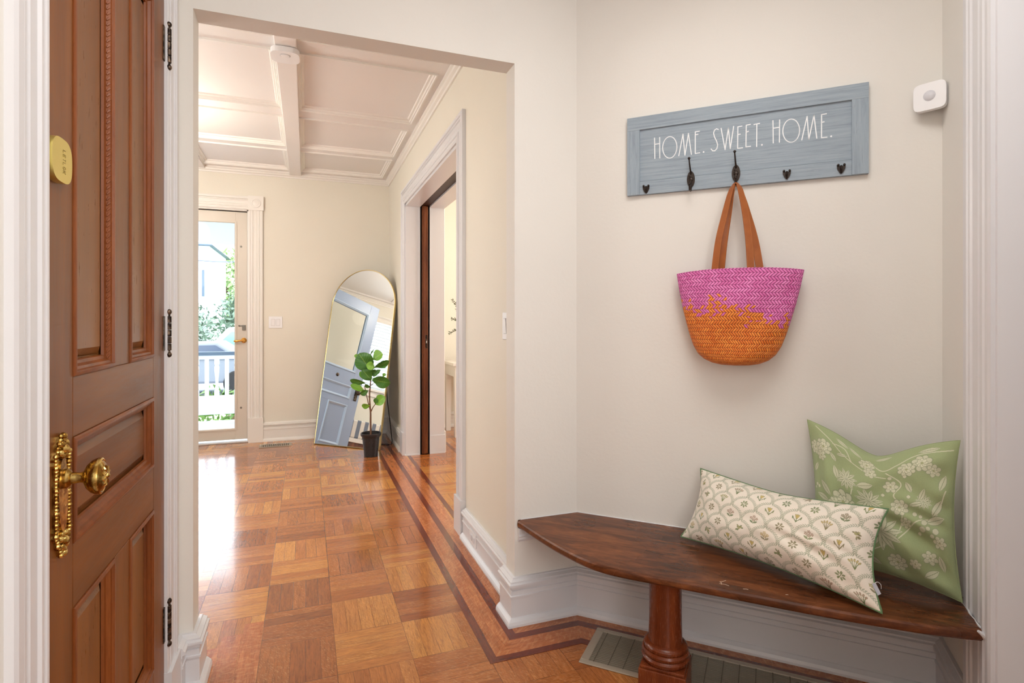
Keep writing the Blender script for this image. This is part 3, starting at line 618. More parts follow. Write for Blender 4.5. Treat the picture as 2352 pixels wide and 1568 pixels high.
def catmull(P, n=8):
    P = [np.array(p, float) for p in P]; P = [2*P[0]-P[1]]+P+[2*P[-1]-P[-2]]; out = []
    for i in range(1, len(P)-2):
        for k in range(n):
            t = k/n; a, b, c, d = P[i-1:i+3]; out.append(.5*((2*b)+(c-a)*t+(2*a-5*b+4*c-d)*t*t+(3*b-a-3*c+d)*t**3))
    out.append(P[-2]); return out
def strap(pts, wd, mat, parent, twist):
    C_ = catmull(pts, 8); mb = MB(); n = len(C_); vs = []
    for i, p in enumerate(C_):
        t = C_[min(i+1,n-1)]-C_[max(i-1,0)]; t /= np.linalg.norm(t); f = abs(2*i/(n-1)-1)
        an = twist*(1-f)**1.0*math.pi/2; base = SN*math.cos(an*0+0)  # strap normal faces the room at the ends
        side = np.cross(t, SN); side /= np.linalg.norm(side); up = np.cross(side, t); ang = R(18)+(1-f)**1.5*R(62)
        sd_ = side*math.cos(ang)+up*math.sin(ang); nm = np.cross(sd_, t); hw = wd/2*(1 if f > .2 else .7)
        for a_, b_ in ((-hw,-.0014),(hw,-.0014),(hw,.0014),(-hw,.0014)): vs.append(p+sd_*a_+nm*b_)
    fs = []
    for i in range(n-1):
        for k in range(4): k2 = (k+1) % 4; fs.append((i*4+k, i*4+k2, i*4+4+k2, i*4+4+k))
    fs += [(0,1,2,3), ((n-1)*4+3,(n-1)*4+2,(n-1)*4+1,(n-1)*4)]; mb.add(vs, fs); ob = build('bag_strap', mb, mat, parent, smooth=50)
    st = MB()
    for sg in (-1,1):
        pth = []
        for i in range(n):
            q = [V(*x) for x in vs[i*4:i*4+4]]; pth.append((q[2]+q[3])/2+(q[2]-q[3])*.40*sg+(q[2]-q[1])*.12)
        for i in range(0, n-1):
            a0, a1 = pth[i], pth[i+1]; m_ = 3
            for k in range(m_): st.tube([a0+(a1-a0)*(k+.15)/m_, a0+(a1-a0)*(k+.75)/m_], .0004, 4)
    build('stitching', st, M('tan_thread', .6, srgb(196,128,70)).m, ob)
strap([sw(.545,1.355,.084), sw(.560,1.48,.088), sw(.581,1.58,.082), sw(.597,1.655,.064), sw(.606,1.686,.050), sw(.6155,1.698,.046), sw(.626,1.686,.050), sw(.635,1.655,.064), sw(.649,1.58,.082), sw(.661,1.48,.088), sw(.668,1.355,.084)], .025, m_lea.m, bag, 1)
strap([sw(.566,1.372,.062), sw(.577,1.48,.060), sw(.592,1.58,.058), sw(.604,1.66,.050), sw(.6155,1.692,.036), sw(.634,1.66,.050), sw(.656,1.58,.058), sw(.680,1.48,.060), sw(.697,1.372,.062)], .026, m_lea.m, bag, 1)

# ================================================================== MOTION SENSOR, SWITCHES, OUTLET, DETECTOR
ms = thing('motion_sensor', sw(1.19,1.87,0), 'white square motion sensor with round lens high in wall corner', 'motion sensor')
CS = V(*B)+ZA*1.912; us = (PD*1.0+SD*1.0); us = V(0,-1,0)    # face turned diagonally out of the corner
# corner bisector: facing -X; sides run along Y
mb = MB(); ww, hh2 = .043, .043
rr = []; 
for i in range(32):
    q = 2*math.pi*i/32; c, s_ = math.cos(q), math.sin(q); rr.append((math.copysign(abs(c)**.35,c)*ww, math.copysign(abs(s_)**.35,s_)*hh2))
CU = (SD*.9+PD*.44); CU /= np.linalg.norm(CU); CN = V(-CU[1]*-1, CU[0]*-1, 0); CN = V(CU[1], -CU[0], 0)
if CN[0] > 0: CN = -CN
cc = sw(1.185,1.910,.058)
mb.prism(rr, cc, CU, ZA, CN, -.020, 0)
build('sensor_body', mb, m_white, ms, bevel=.003, smooth=30)
mb = MB().lathe([(.0165,0),(.0165,.0008),(.0155,.0008),(.013,.003),(.008,.0055),(.0001,.0065)], cc+CN*0+ZA*.001, CN, 32)
build('sensor_lens', mb, M('lens_plastic', .4, srgb(214,214,220)).m, ms, smooth=25)
mb = MB().obox(cc-CU*.035-ZA*.036-CN*.020, CU*.055, -CN*.018, ZA*.072); build('mounting_wedge', mb, m_white, ms)

def plate(name, o, U, N, label, cat, w_=.116, h_=.116, n=2):
    t = thing(name, np.array(o)-ZA*h_/2, label, cat); o = np.array(o, float)
    build('cover_plate', MB().obox(o-U*w_/2-ZA*h_/2, U*w_, N*.006, ZA*h_), m_white, t, bevel=.002)
    for k in range(n):
        c = o+U*((k-(n-1)/2)*.046); build('rocker_seam', MB().obox(c-U*.018-ZA*.035+N*.0055, U*.036, N*.0012, ZA*.07), m_grey, t)
        r = MB(); r.add([c-U*.0165-ZA*.033+N*.006, c+U*.0165-ZA*.033+N*.006, c+U*.0165+ZA*.033+N*.006, c-U*.0165+ZA*.033+N*.006,
               c-U*.0165-ZA*.033+N*.0075, c+U*.0165-ZA*.033+N*.0075, c+U*.0165+ZA*.033+N*.0115, c-U*.0165+ZA*.033+N*.0115], [(0,3,2,1),(4,5,6,7),(0,1,5,4),(1,2,6,5),(2,3,7,6),(3,0,4,7)])
        build('rocker', r, m_white, t)
    return t
plate('light_switch', on_plane(633,740,(0,YFAR,0),YA), XA, -YA, 'white two-rocker light switch on the far cream wall beside the entrance casing', 'light switch', .125, .116)
plate('light_switch', (XR, 2.29, 1.176), YA, -XA, 'white light switch seen edge-on beside the cased opening', 'light switch', .118, .12)
po = on_plane(1088,1236,(XR-.022,0,0),XA)
t = thing('wall_outlet', po-ZA*.05, 'white wall outlet set in the hall baseboard', 'outlet')
build('cover_plate', MB().obox(po-YA*.055-ZA*.034, YA*.115, -XA*.006, ZA*.068), m_white, t, bevel=.002)
for k in (-1,1): build('receptacle', MB().obox(po+YA*(k*.022-.015)-ZA*.014-XA*.005, YA*.03, -XA*.006, ZA*.028), m_trim, t, bevel=.002)
dt = thing('smoke_detector', (-.108,3.25,ZC-.09), 'white smoke detector at the near end of the ceiling beam', 'smoke detector')
sq = [(math.copysign(abs(math.cos(q))**.55,math.cos(q))*.073, math.copysign(abs(math.sin(q))**.55,math.sin(q))*.073) for q in np.linspace(0,2*math.pi,40,endpoint=False)]
build('detector_body', MB().prism(sq,(-.108,3.25,0),XA,YA,ZA,ZC-.084,ZC-.056), m_white, dt, bevel=.008, smooth=40)
build('detector_base', MB().prism([(a*.9,b*.9) for a,b in sq],(-.108,3.25,0),XA,YA,ZA,ZC-.057,ZC-.048), m_trim, dt)
build('test_button', MB().lathe([(.024,0),(.023,.003),(.0001,.005)],(-.108,3.225,ZC-.084),-ZA,28,1,.8), m_grey, dt).data.materials[0] = m_white
build('button_ring', MB().lathe([(.027,0),(.027,.0012),(.024,.0014),(.024,0)],(-.108,3.225,ZC-.084),-ZA,28,1,.8,cap=False), m_grey, dt)

# ================================================================== BENCH
bn = thing('bench', (1.2,1.6,0), 'dark brown built-in corner bench with curved front on one turned post', 'bench')
fe = catmull([(.785,2.052),(.79,2.03),(.800,1.955),(.817,1.845),(.838,1.745),(.866,1.655),(.905,1.578),(.962,1.512),(1.039,1.437),(1.146,1.331),(1.267,1.209),(1.384,1.096),(1.496,.999),(1.574,.941),(1.616,.914),(1.634,.905)], 5)
fe = [tuple(p) for p in fe]; bk = [(1.66,.935), tuple((pw(.02,0,.0))[:2]), tuple(sw(1.225,0,.003)[:2]), tuple(sw(0,0,.003)[:2]), (.79,2.062)]
bk = [tuple(pw(.40,0,.013)[:2]), tuple(pw(.256,0,.013)[:2]), tuple(pw(.25,0,.003)[:2]), tuple(pw(.01,0,.003)[:2]), tuple(sw(.006,0,.003)[:2]), (.79,2.062)]
zt_, th = .407, .032; mb = MB(); F_ = [V(*p) for p in fe]; n = len(F_); prf = [(.012,0),(.004,.002),(.0,.007),(-.0015,.014),(.0,.022),(.005,.028),(.014,.032)]; rows = []
for j, (ins, dz) in enumerate(prf):
    row = []
    for i, p in enumerate(F_):
        t = F_[min(i+1,n-1)]-F_[max(i-1,0)]; t /= np.linalg.norm(t); nr = V(-t[1],t[0]); nr = nr if np.dot(nr, V(1.3,1.8)-p) > 0 else -nr
        q = p+nr*ins; row.append((q[0],q[1],zt_-dz))
    rows.append(row); mb.v += row
for j in range(len(prf)-1):
    for i in range(n-1): a0 = j*n+i; mb.f.append((a0, a0+1, a0+n+1, a0+n))
nb = len(mb.v); mb.v += [(p[0],p[1],zt_) for p in bk]; nb2 = len(mb.v); mb.v += [(p[0],p[1],zt_-th) for p in bk]; k = len(bk); lb = (len(prf)-1)*n
mb.f.append(tuple(range(n))+tuple(nb+i for i in range(k))); mb.f.append(tuple(lb+i for i in range(n))[::-1]+tuple(nb2+i for i in range(k))[::-1])
for i in range(k-1): mb.f.append((nb+i,nb+i+1,nb2+i+1,nb2+i))
mb.f.append(tuple([n-1]+[nb]+[nb2]+[lb+n-1]+[j*n+n-1 for j in range(len(prf)-2,0,-1)])); mb.f.append(tuple([0]+[j*n for j in range(1,len(prf))]+[nb2+k-1, nb+k-1]))
bt = build('seat', mb, m_bench, bn, smooth=25)
# chipped white paint on the tip and along the wall joint
mb = MB(); random.seed(3)
pth = [pw(s_, zt_+.001, .0145) for s_ in np.linspace(.2,.40,14)]; mb.tube([p+V(random.uniform(-.002,.002),random.uniform(-.002,.002),0) for p in pth], [random.uniform(.001,.003) for _ in pth], 6)
mb.tube([(1.612,.917,zt_-.001),(1.622,.911,zt_-.010),(1.630,.908,zt_-.018),(1.635,.905,zt_-.024)], [.003,.007,.010,.006], 8)
tag(build('paint_drip', mb, m_trim, bn, smooth=True), 'white paint smeared over the bench tip')
mb = MB(); pth = [(.80,2.061,zt_+.001),(A[0],2.061,zt_+.001)]+[tuple(sw(s_,zt_+.001,.003)) for s_ in (.05,.3,.6,.9,1.2)]; mb.tube(pth, .0025, 6)
build('caulk_line', mb, m_trim, bn)
cx, cy = 1.092, 1.515
po_ = MB().lathe([(.056,.374),(.054,.362),(.0515,.35),(.0515,.25),(.053,.18),(.054,.165)][::-1], (cx,cy,0), ZA, 40); build('post', po_, m_post, bn, smooth=True)
rg = MB().lathe([(.060,.105),(.070,.107),(.075,.114),(.076,.121),(.071,.128),(.069,.129),(.073,.132),(.0745,.139),(.071,.146),(.067,.147),(.069,.150),(.069,.157),(.065,.163),(.055,.168)], (cx,cy,0), ZA, 44)
build('turned_ring', rg, m_post, bn, smooth=30)
mb = MB(); q = .073
mb.obox(V(cx,cy,0)-SD*q-SN*q, SD*2*q, SN*2*q, ZA*.096); mb.obox(V(cx,cy,0)-SD*q*.94-SN*q*.94+ZA*.096, SD*2*q*.94, SN*2*q*.94, ZA*.010)
build('post_block', mb, m_post, bn, bevel=.003)
mb = MB().sweep([(.79,YF),(1.0,YF)], [(d,z) for d,z in [(0,.322),(-.008,.322),(-.012,.330),(-.010,.338),(-.018,.344),(-.014,.352),(-.016,.375),(0,.375)]]); build('cleat', mb, m_trim, bn)
m_scr = M('scratch_pale', .6, srgb(214,190,166)).m
for a_, b_ in (((1.168,1.352),(1.185,1.33)),((1.176,1.358),(1.20,1.36)),((1.17,1.345),(1.178,1.362)),((1.30,1.23),(1.306,1.226)),((1.21,1.30),(1.222,1.292))): build('scratch', MB().tube([(a_[0],a_[1],zt_+.0002),((a_[0]+b_[0])/2+.003,(a_[1]+b_[1])/2,zt_+.0003),(b_[0],b_[1],zt_+.0002)], .0007, 5), m_scr, bn)

# ================================================================== FLOOR REGISTERS
gr = thing('floor_register', sw(.6,0,.21), 'large beige floor vent with bronze grille lying under the bench', 'floor vent')
m_reg = M('beige_register_metal', .4, srgb(176,164,146), .2).m; m_slat = M('bronze_grille', .45, srgb(150,140,124), .3).m
a0, a1, b0, b1 = .118, 1.12, .097, .337
mb = MB(); T1 = .005
for (sa, sb_, da, db) in ((a0,a1,b0,b0+.022),(a0,a1,b1-.022,b1),(a0,a0+.03,b0+.022,b1-.022),(a1-.03,a1,b0+.022,b1-.022)): mb.obox(sw(sa,.0005,da), SD*(sb_-sa), SN*(db-da), ZA*T1)
build('frame', mb, m_reg, gr, bevel=.002)
mb = MB(); k = 0; d = b0+.026
while d < b1-.024: mb.obox(sw(a0+.03,.0014,d), SD*(a1-a0-.06), SN*.0062, ZA*.0028); d += .0098
build('grille', mb, m_slat, gr)
mb = MB(); x = a0+.045
while x < a1-.04: mb.obox(sw(x,.0012,b0+.022), SD*.003, SN*(b1-b0-.044), ZA*.0032); x += .052
build('cross_bar', mb, M('grille_dark_bar', .5, srgb(92,82,68)).m, gr)  # cross bars in a darker brown than the slats
build('duct_liner', MB().obox(sw(a0+.02,.0003,b0+.015), SD*(a1-a0-.04), SN*(b1-b0-.03), ZA*.0012), M('duct_dark', .8, srgb(70,62,54)).m, gr)
g2 = thing('floor_register', (-.277,5.79,0), 'small slotted metal floor vent by the far wall near the entrance', 'floor vent')
build('frame', MB().box(-.42,5.72,.0005,-.135,5.738,.006).box(-.42,5.838,.0005,-.135,5.856,.006).box(-.42,5.738,.0005,-.40,5.838,.006).box(-.155,5.738,.0005,-.135,5.838,.006), m_reg, g2, bevel=.001)
build('duct_liner', MB().box(-.41,5.73,.0003,-.145,5.846,.002), m_black, g2)
mb = MB()
for i in range(15): x = -.395+i*.0168; mb.box(x,5.738,.002,x+.0065,5.838,.0055)
mb.box(-.40,5.784,.002,-.155,5.79,.0055); build('grille', mb, m_reg, g2)

# ================================================================== ARCH MIRROR
mr = thing('arched_mirror', (.36,5.49,0), 'arched floor mirror with thin gold frame leaning in far corner behind plant', 'mirror')
an = R(-41.5); WU = V(math.cos(an), math.sin(an), 0); BU = V(-WU[1], WU[0], 0); UP = BU*.33+ZA*1.70; UP /= np.linalg.norm(UP); MN = np.cross(WU, UP); MN = -MN if np.dot(MN, FW) > 0 else MN
cM = V(.350,5.475,.004)+MN*0; hw, HT = .375, 1.735
arch = [(-hw,0),(hw,0),(hw,HT-hw)]+[(hw*math.cos(q), HT-hw+hw*math.sin(q)) for q in np.linspace(0,math.pi,49)[1:-1]]+[(-hw,HT-hw)]
build('mirror_glass', MB().prism([(a*.985,.006+b*.992) for a,b in arch], cM, WU, UP, MN, 0, .004), M('mirror_silver', .0, (.86,.88,.87,1), 1).m, mr)
build('frame', MB().sweep(arch, [(0,-.018),(0,.008),(.006,.008),(.006,-.018)], cM, WU, UP, MN, closed=True), m_gold, mr)
build('backing', MB().prism([(a*.98,.008+b*.985) for a,b in arch], cM, WU, UP, MN, -.016, -.002), M('backing_board', .7, srgb(60,56,52)).m, mr)
b1_ = cM+WU*.33+UP*1.1-MN*.02
mb = MB(); g_ = V(.775,5.47,.008); mb.tube(catmull([b1_+BU*0, cM+WU*.335+BU*.17+ZA*.60, g_+ZA*.12+V(0,.03,0), g_+V(.0,-.02,0), g_+V(-.05,-.03,0), g_+V(-.15,-.0,0)], 6), .0045, 8)
tag(build('stand', mb, M('black_metal', .4, (.02,.02,.02,1)).m, mr, smooth=True), 'thin black stand leg')

# ================================================================== POTTED PLANT IN FRONT OF MIRROR
PC = V(.536,5.047,0); pt = thing('potted_plant', PC, 'small green broad-leaf plant in black nursery pot before the mirror', 'plant')
mpot = M('black_pot_plastic', .35, (.018,.018,.02,1)); mpot.set('Base Color', mpot.mix(mpot.rng(mpot.noise(mpot.coord(), 70, 2), .7, .74, 0, 1), (.016,.016,.018,1), (.3,.3,.3,1)))
build('pot', MB().lathe([(.058,0),(.060,.002),(.076,.178),(.086,.180),(.090,.188),(.090,.204),(.086,.208),(.081,.206),(.076,.17),(.0001,.165)], PC, ZA, 40), mpot.m, pt, smooth=30)
build('soil', MB().lathe([(.078,.168),(.05,.176),(.0001,.18)], PC, ZA, 24), M('potting_soil', .9, srgb(52,36,26)).m, pt)
def pc(x, y, off=0): return on_plane(700+x/3.408, 600+y/3.408, PC-FW*off, FW)
m_stem = M('stem_bark', .6, srgb(112,78,56)).m
mb = MB(); mb.tube(catmull([pc(517,1370),pc(515,1250),pc(515,1180),pc(507,1060),pc(514,960),pc(520,870),pc(522,820)],4), list(np.linspace(.009,.004,25)), 8); mb.tube([pc(515,1176),pc(495,1100),pc(482,1040),pc(468,975)], [.005,.004,.0035,.003], 8); mb.tube([pc(518,1176),pc(535,1140),pc(560,1108)], [.005,.004,.003], 8)
mb.tube([pc(514,975),pc(560,935)], .003, 6); mb.tube([pc(512,985),pc(470,958)], .003, 6)
build('stem', mb, m_stem, pt, smooth=True)
def leafmat(name, c1, c2):
    m = M(name, .38, c1); uv = m.n('ShaderNodeUVMap', uv_map='UVMap').outputs[0]; sp = m.n('ShaderNodeSeparateXYZ', {0: uv})
    au = m.math('ABSOLUTE', m.math('SUBTRACT', sp.outputs[1], .5)); mid = m.math('LESS_THAN', au, .022)
    vein = m.math('LESS_THAN', m.math('FRACT', m.math('MULTIPLY', m.math('SUBTRACT', sp.outputs[0], m.math('MULTIPLY', au, .55)), 9.0)), .07)
    m.set('Base Color', m.mix(m.math('MULTIPLY', m.math('MAXIMUM', mid, vein), .45), m.mix(m.noise(m.coord(), 12, 2), c1, c2), srgb(170,205,110)))
    m.set('Subsurface Weight', .0); return m.m
lm = [leafmat('leaf_dark_green', srgb(44,98,34), srgb(68,130,44)), leafmat('leaf_fresh_green', srgb(92,152,44), srgb(136,190,66))]
def leaf(base, tip, width, mat, parent, nrm, cup=.25, droop=.1, pear=True, name='leaf'):
    base, tip = np.array(base), np.array(tip); d = tip-base; l = np.linalg.norm(d); d /= l; nrm = nrm-d*np.dot(nrm,d); nrm /= np.linalg.norm(nrm); sd_ = np.cross(d, nrm)
    NU, NV = 14, 8; mb = MB(); uv = []
    for i in range(NU+1):
        t = i/NU; wv = (math.sin(math.pi*min(1, t**(1.35 if pear else .9)*.975+.012))**.62) * width/2
        wv = max(wv, .0006)
        for j in range(NV+1):
            s_ = j/NV*2-1; mb.v.append(tuple(base+d*l*t+sd_*wv*s_+nrm*(cup*wv*abs(s_)**1.4+droop*l*math.sin(math.pi*t)-.25*droop*l*t+.03*width*math.sin(t*9+s_*3)))); uv.append((t,j/NV))
    for i in range(NU):
        for j in range(NV): a0 = i*(NV+1)+j; mb.f.append((a0,a0+1,a0+NV+2,a0+NV+1))
    o = build(name, mb, mat, parent, smooth='all'); uvl = o.data.uv_layers.new(name='UVMap')
    for lp in o.data.loops: uvl.data[lp.index].uv = uv[lp.vertex_index]
    return o
px = 4.95/1274/3.408
LV = [((525,868),(424,722),118,0,.02,.5),((532,765),(608,722),80,1,.0,.6),((428,752),(388,735),26,1,.02,.4),((548,832),(482,812),58,1,.06,.5),((548,830),(658,778),52,0,.01,-.6),
      ((520,930),(452,850),72,0,.03,.2),((528,925),(668,950),84,0,.03,-.3),((472,952),(355,930),44,0,.02,-.5),((466,1018),(360,965),46,1,.02,.7),((494,1012),(436,1040),40,0,.0,-.3),
      ((556,1118),(628,1062),72,1,.02,.5),((512,1130),(446,1130),40,1,.01,-.4),((470,925),(434,862),36,1,-.02,.3),((612,905),(628,874),22,1,.0,.2),((536,905),(590,850),36,0,-.02,.7),((510,735),(540,690),9,0,0,.2),
      ((518,985),(470,965),30,0,.0,-.5),((555,1118),(562,1070),34,0,.01,.2),((515,860),(560,880),46,0,-.03,.1),((600,812),(634,830),30,0,.0,.4)]
for (b_, t_, w__, k, off, tl) in LV:
    leaf(pc(*b_,off*.4), pc(*t_,off+random.uniform(-.01,.03)), w__*px*1.22, lm[k], pt, -FW+ZA*tl+RT*random.uniform(-.3,.3), .22, .06)

# ================================================================== DINING ROOM CONSOLE AND OLIVE BRANCHES
tb_ = thing('console_table', (1.9,5.75,0), 'white console table glimpsed through the wide doorway', 'table')
build('table_top', MB().box(1.40,5.50,.735,2.5,6.0,.765), m_trim2, tb_, bevel=.003)
build('apron', MB().box(1.425,5.525,.62,2.475,5.975,.735), m_trim2, tb_, bevel=.002)
for x in (1.43,2.42):
    for y in (5.53,5.92):
        mb = MB(); mb.add([(x,y,0),(x+.05,y,0),(x+.05,y+.05,0),(x,y+.05,0),(x-.004,y-.004,.62),(x+.054,y-.004,.62),(x+.054,y+.054,.62),(x-.004,y+.054,.62)], [(0,3,2,1),(4,5,6,7),(0,1,5,4),(1,2,6,5),(2,3,7,6),(3,0,4,7)]); build('leg', mb, m_trim2, tb_)
VC = V(1.62,5.72,.765); ol = thing('olive_branches', VC, 'slender olive branches in a pale vase on the console table', 'plant')
build('vase', MB().lathe([(.05,0),(.08,.05),(.09,.12),(.07,.19),(.035,.23),(.04,.25),(.033,.25),(.028,.2)], VC, ZA, 28), M('pale_ceramic', .4, srgb(222,214,202)).m, ol, smooth='all')
m_ol = M('olive_leaf', .55, srgb(70,84,52)).m
for i, tipp in enumerate([V(1.40,5.6,1.22),V(1.38,5.62,1.06),V(1.42,5.6,1.42),V(1.55,5.65,1.5),V(1.75,5.8,1.45),V(1.85,5.7,1.2)]):
    b0_ = VC+ZA*.22; md_ = (b0_+tipp)/2+ZA*.08+V(random.uniform(-.02,.02),0,0); P = catmull([b0_, md_, tipp], 8)
    mb = MB().tube(P, list(np.linspace(.003,.0012,len(P))), 6); st = build('branch', mb, m_stem, ol)
    lf = MB()
    for k in range(5, len(P)-1):
        for sg in (1,-1):
            d = P[k]-P[k-1]; d /= np.linalg.norm(d); sdv = np.cross(d, YA)*sg; tip_ = P[k]+(d*.03+sdv*random.uniform(.005,.035))*random.uniform(.5,1.2)+V(0,random.uniform(-.03,.03),random.uniform(-.008,.008)); mid_ = (P[k]+tip_)/2; wv = np.cross(tip_-P[k], YA); wv /= np.linalg.norm(wv); wv *= .0048
            lf.add([P[k], mid_+wv, tip_, mid_-wv, mid_+YA*.003], [(0,1,4),(1,2,4),(2,3,4),(3,0,4)])
    build('foliage', lf, m_ol, st)

# ================================================================== STRIPED BENCH (seen in the mirror)
m_str = M('striped_fabric', .8); sx_ = m_str.n('ShaderNodeSeparateXYZ', {0: m_str.coord()}).outputs[1]
m_str.set('Base Color', m_str.mix(m_str.math('GREATER_THAN', m_str.math('FRACT', m_str.math('MULTIPLY', sx_, 9.0)), .5), srgb(232,230,224), srgb(120,132,150)))
ot = thing('storage_bench', (-2.62,4.5,0), 'low bench with grey and white striped cushion reflected in the mirror', 'bench')
build('cushion', MB().box(-2.86,3.7,.40,-2.38,5.2,.66), m_str.m, ot, bevel=.02); build('base', MB().box(-2.86,3.7,.04,-2.40,5.2,.34), m_dark, ot, bevel=.004); build('seat_board', MB().box(-2.87,3.68,.34,-2.38,5.22,.40), m_trim2, ot, bevel=.004)

# ================================================================== PILLOWS
def ellipse_mask(U_, V_, cx, cy, rx, ry, an=0):
    ca, sa = math.cos(an), math.sin(an); x = (U_-cx)*ca+(V_-cy)*sa; y = -(U_-cx)*sa+(V_-cy)*ca
    return (x/rx)**2+(y/ry)**2
class Canvas:
    def __init__(self, W_, H_, nu, nv, base):
        self.W, self.H, self.nu, self.nv = W_, H_, nu, nv; self.c = np.empty((nv, nu, 3)); self.c[:] = base
        self.us = np.linspace(0, W_, nu); self.vs = np.linspace(0, H_, nv)
    def win(self, cx, cy, r):
        i0, i1 = np.searchsorted(self.us, [cx-r, cx+r]); j0, j1 = np.searchsorted(self.vs, [cy-r, cy+r])
        if i1 <= i0 or j1 <= j0: return None
        return slice(j0, j1), slice(i0, i1), self.us[None, i0:i1], self.vs[j0:j1, None]
    def blob(self, cx, cy, rx, ry, an, col, al=1, outline=None, sharp=False):
        w_ = self.win(cx, cy, max(rx, ry)*1.15)
        if w_ is None: return
        a, b, U_, V_ = w_; ca, sa = math.cos(an), math.sin(an); x = ((U_-cx)*ca+(V_-cy)*sa)/rx; y = (-(U_-cx)*sa+(V_-cy)*ca)/ry
        e = (np.abs(y)+.0)/np.maximum(1e-3, 1-x*x) if sharp else np.sqrt(x*x+y*y)
        e = np.where(np.abs(x) > 1, 9, e) if sharp else e
        m = (e < 1)[..., None]*al; self.c[a, b] = self.c[a, b]*(1-m)+np.array(col)*m
        if outline is not None:
            m = ((e < 1) & (e > .8))[..., None]*.75; self.c[a, b] = self.c[a, b]*(1-m)+np.array(outline)*m
    def line(self, pts, wd, col, al=1):
        for p, q in zip(pts[:-1], pts[1:]):
            n_ = max(1, int(math.dist(p, q)/(wd*.6)))
            for k in range(n_): t = k/n_; self.blob(p[0]+(q[0]-p[0])*t, p[1]+(q[1]-p[1])*t, wd, wd, 0, col, al)
def pillow(name, cv, corners, T, mat_base, parent, pinch, dip=0, wr=0, front=None, squash=1.0):
    BL, BR, TR, TL = [np.array(p, float) for p in corners]; nu, nv = cv.nu, cv.nv
    u = np.linspace(-1, 1, nu)[None, :]; v = np.linspace(-1, 1, nv)[:, None]; uu = u+0*v; vv = v+0*u
    N = np.cross(BR-BL, TL-BL); N /= np.linalg.norm(N); N = -N if np.dot(N, FW) > 0 else N
    def surf(uu, vv, side):
        px_ = uu*(1-pinch*(1-vv**2)**1.0*np.abs(uu)**2); py_ = vv*(1-pinch*1.3*(1-uu**2)*np.abs(vv)**2)
        py_ = py_ - dip*np.exp(-(np.abs(uu+.0)/.5)**1.7)*np.clip((vv+1)/2, 0, 1)**2*1.0
        a, b = (px_+1)/2, (py_+1)/2
        P = BL*((1-a)*(1-b))[..., None]+BR*(a*(1-b))[..., None]+TR*(a*b)[..., None]+TL*((1-a)*b)[..., None]
        th_ = T*(np.clip(1-np.abs(uu)**2.4, 0, 1)**.62)*(np.clip(1-np.abs(vv)**2.4, 0, 1)**.62)
        edge = np.clip(1-np.abs(uu)**6, 0, 1)*np.clip(1-np.abs(vv)**6, 0, 1)
        wrk = wr*edge*(np.sin(uu*9+vv*14+2*np.sin(vv*5))*np.exp(-((uu-.7)**2+(vv+.5)**2)*3.5)*1.6+.35*np.sin(uu*5-vv*11+np.sin(uu*7))+.5*np.sin(uu*17+vv*3)*np.exp(-((uu+.75)**2)*9)+.6*np.sin(vv*15+uu*4)*np.exp(-((uu-.9)**2)*14))
        th_ = th_+wrk if side > 0 else th_*squash
        return P+N*(side*th_)[..., None]
    mb_v = surf(uu, vv, 1).reshape(-1, 3); idx = np.arange(nu*nv).reshape(nv, nu)
    f = np.stack([idx[:-1,:-1], idx[:-1,1:], idx[1:,1:], idx[1:,:-1]], -1).reshape(-1, 4)
    o0 = np.array(parent['_o']); me = bpy.data.meshes.new(name); me.from_pydata((mb_v-o0).tolist(), [], f.tolist()); me.update()
    me.polygons.foreach_set('use_smooth', [True]*len(me.polygons))
    ca = me.color_attributes.new('weave', 'FLOAT_COLOR', 'POINT'); c4 = np.ones((nu*nv, 4)); c4[:, :3] = cv.c.reshape(-1, 3); ca.data.foreach_set('color', c4.ravel())
    # orient normals outwards
    me.update(); nn_ = np.array(me.polygons[len(me.polygons)//2].normal)
    if np.dot(nn_, N) < 0: me.flip_normals()
    ob = bpy.data.objects.new(name, me); COL.objects.link(ob); ob.parent = parent; me.materials.append(mat_base); ob['_o'] = parent['_o']
    kk = 40; u2 = np.linspace(-1,1,kk)[None,:]+np.zeros((kk,1)); v2 = np.linspace(-1,1,kk)[:,None]+np.zeros((1,kk)); b_ = surf(u2, v2, -1).reshape(-1,3); ib = np.arange(kk*kk).reshape(kk,kk)
    fb = np.stack([ib[:-1,:-1], ib[1:,:-1], ib[1:,1:], ib[:-1,1:]], -1).reshape(-1,4); mb = MB(); mb.v = [tuple(p) for p in b_]; mb.f = [tuple(int(i) for i in q) for q in fb]
    back = build('back_cover', mb, front, parent, smooth='all')
    t = np.linspace(-1,1,50); e = [(a,-1) for a in t]+[(1,a) for a in t[1:]]+[(a,1) for a in t[::-1][1:]]+[(-1,a) for a in t[::-1][1:]]
    ea = np.array([[p[0]] for p in e]); eb = np.array([[p[1]] for p in e]); return ob, surf(ea, eb, 1).reshape(-1,3), N
def fabric(name, rough=.85, base=None, sc=900):
    m = M(name, rough)
    if base is None: m.set('Base Color', m.n('ShaderNodeVertexColor', layer_name='weave').outputs[0])
    else: m.set('Base Color', base)
    c = m.coord(); m.bump(m.math('ADD', m.noise(m.mapping(c,(1,1,4)), sc*.5, 2), m.noise(m.mapping(c,(4,4,1)), sc*.5, 2)), .35, .0012); m.set('Sheen Weight', .15); return m.m
lin = lambda r, g, b: np.array(srgb(r, g, b)[:3])

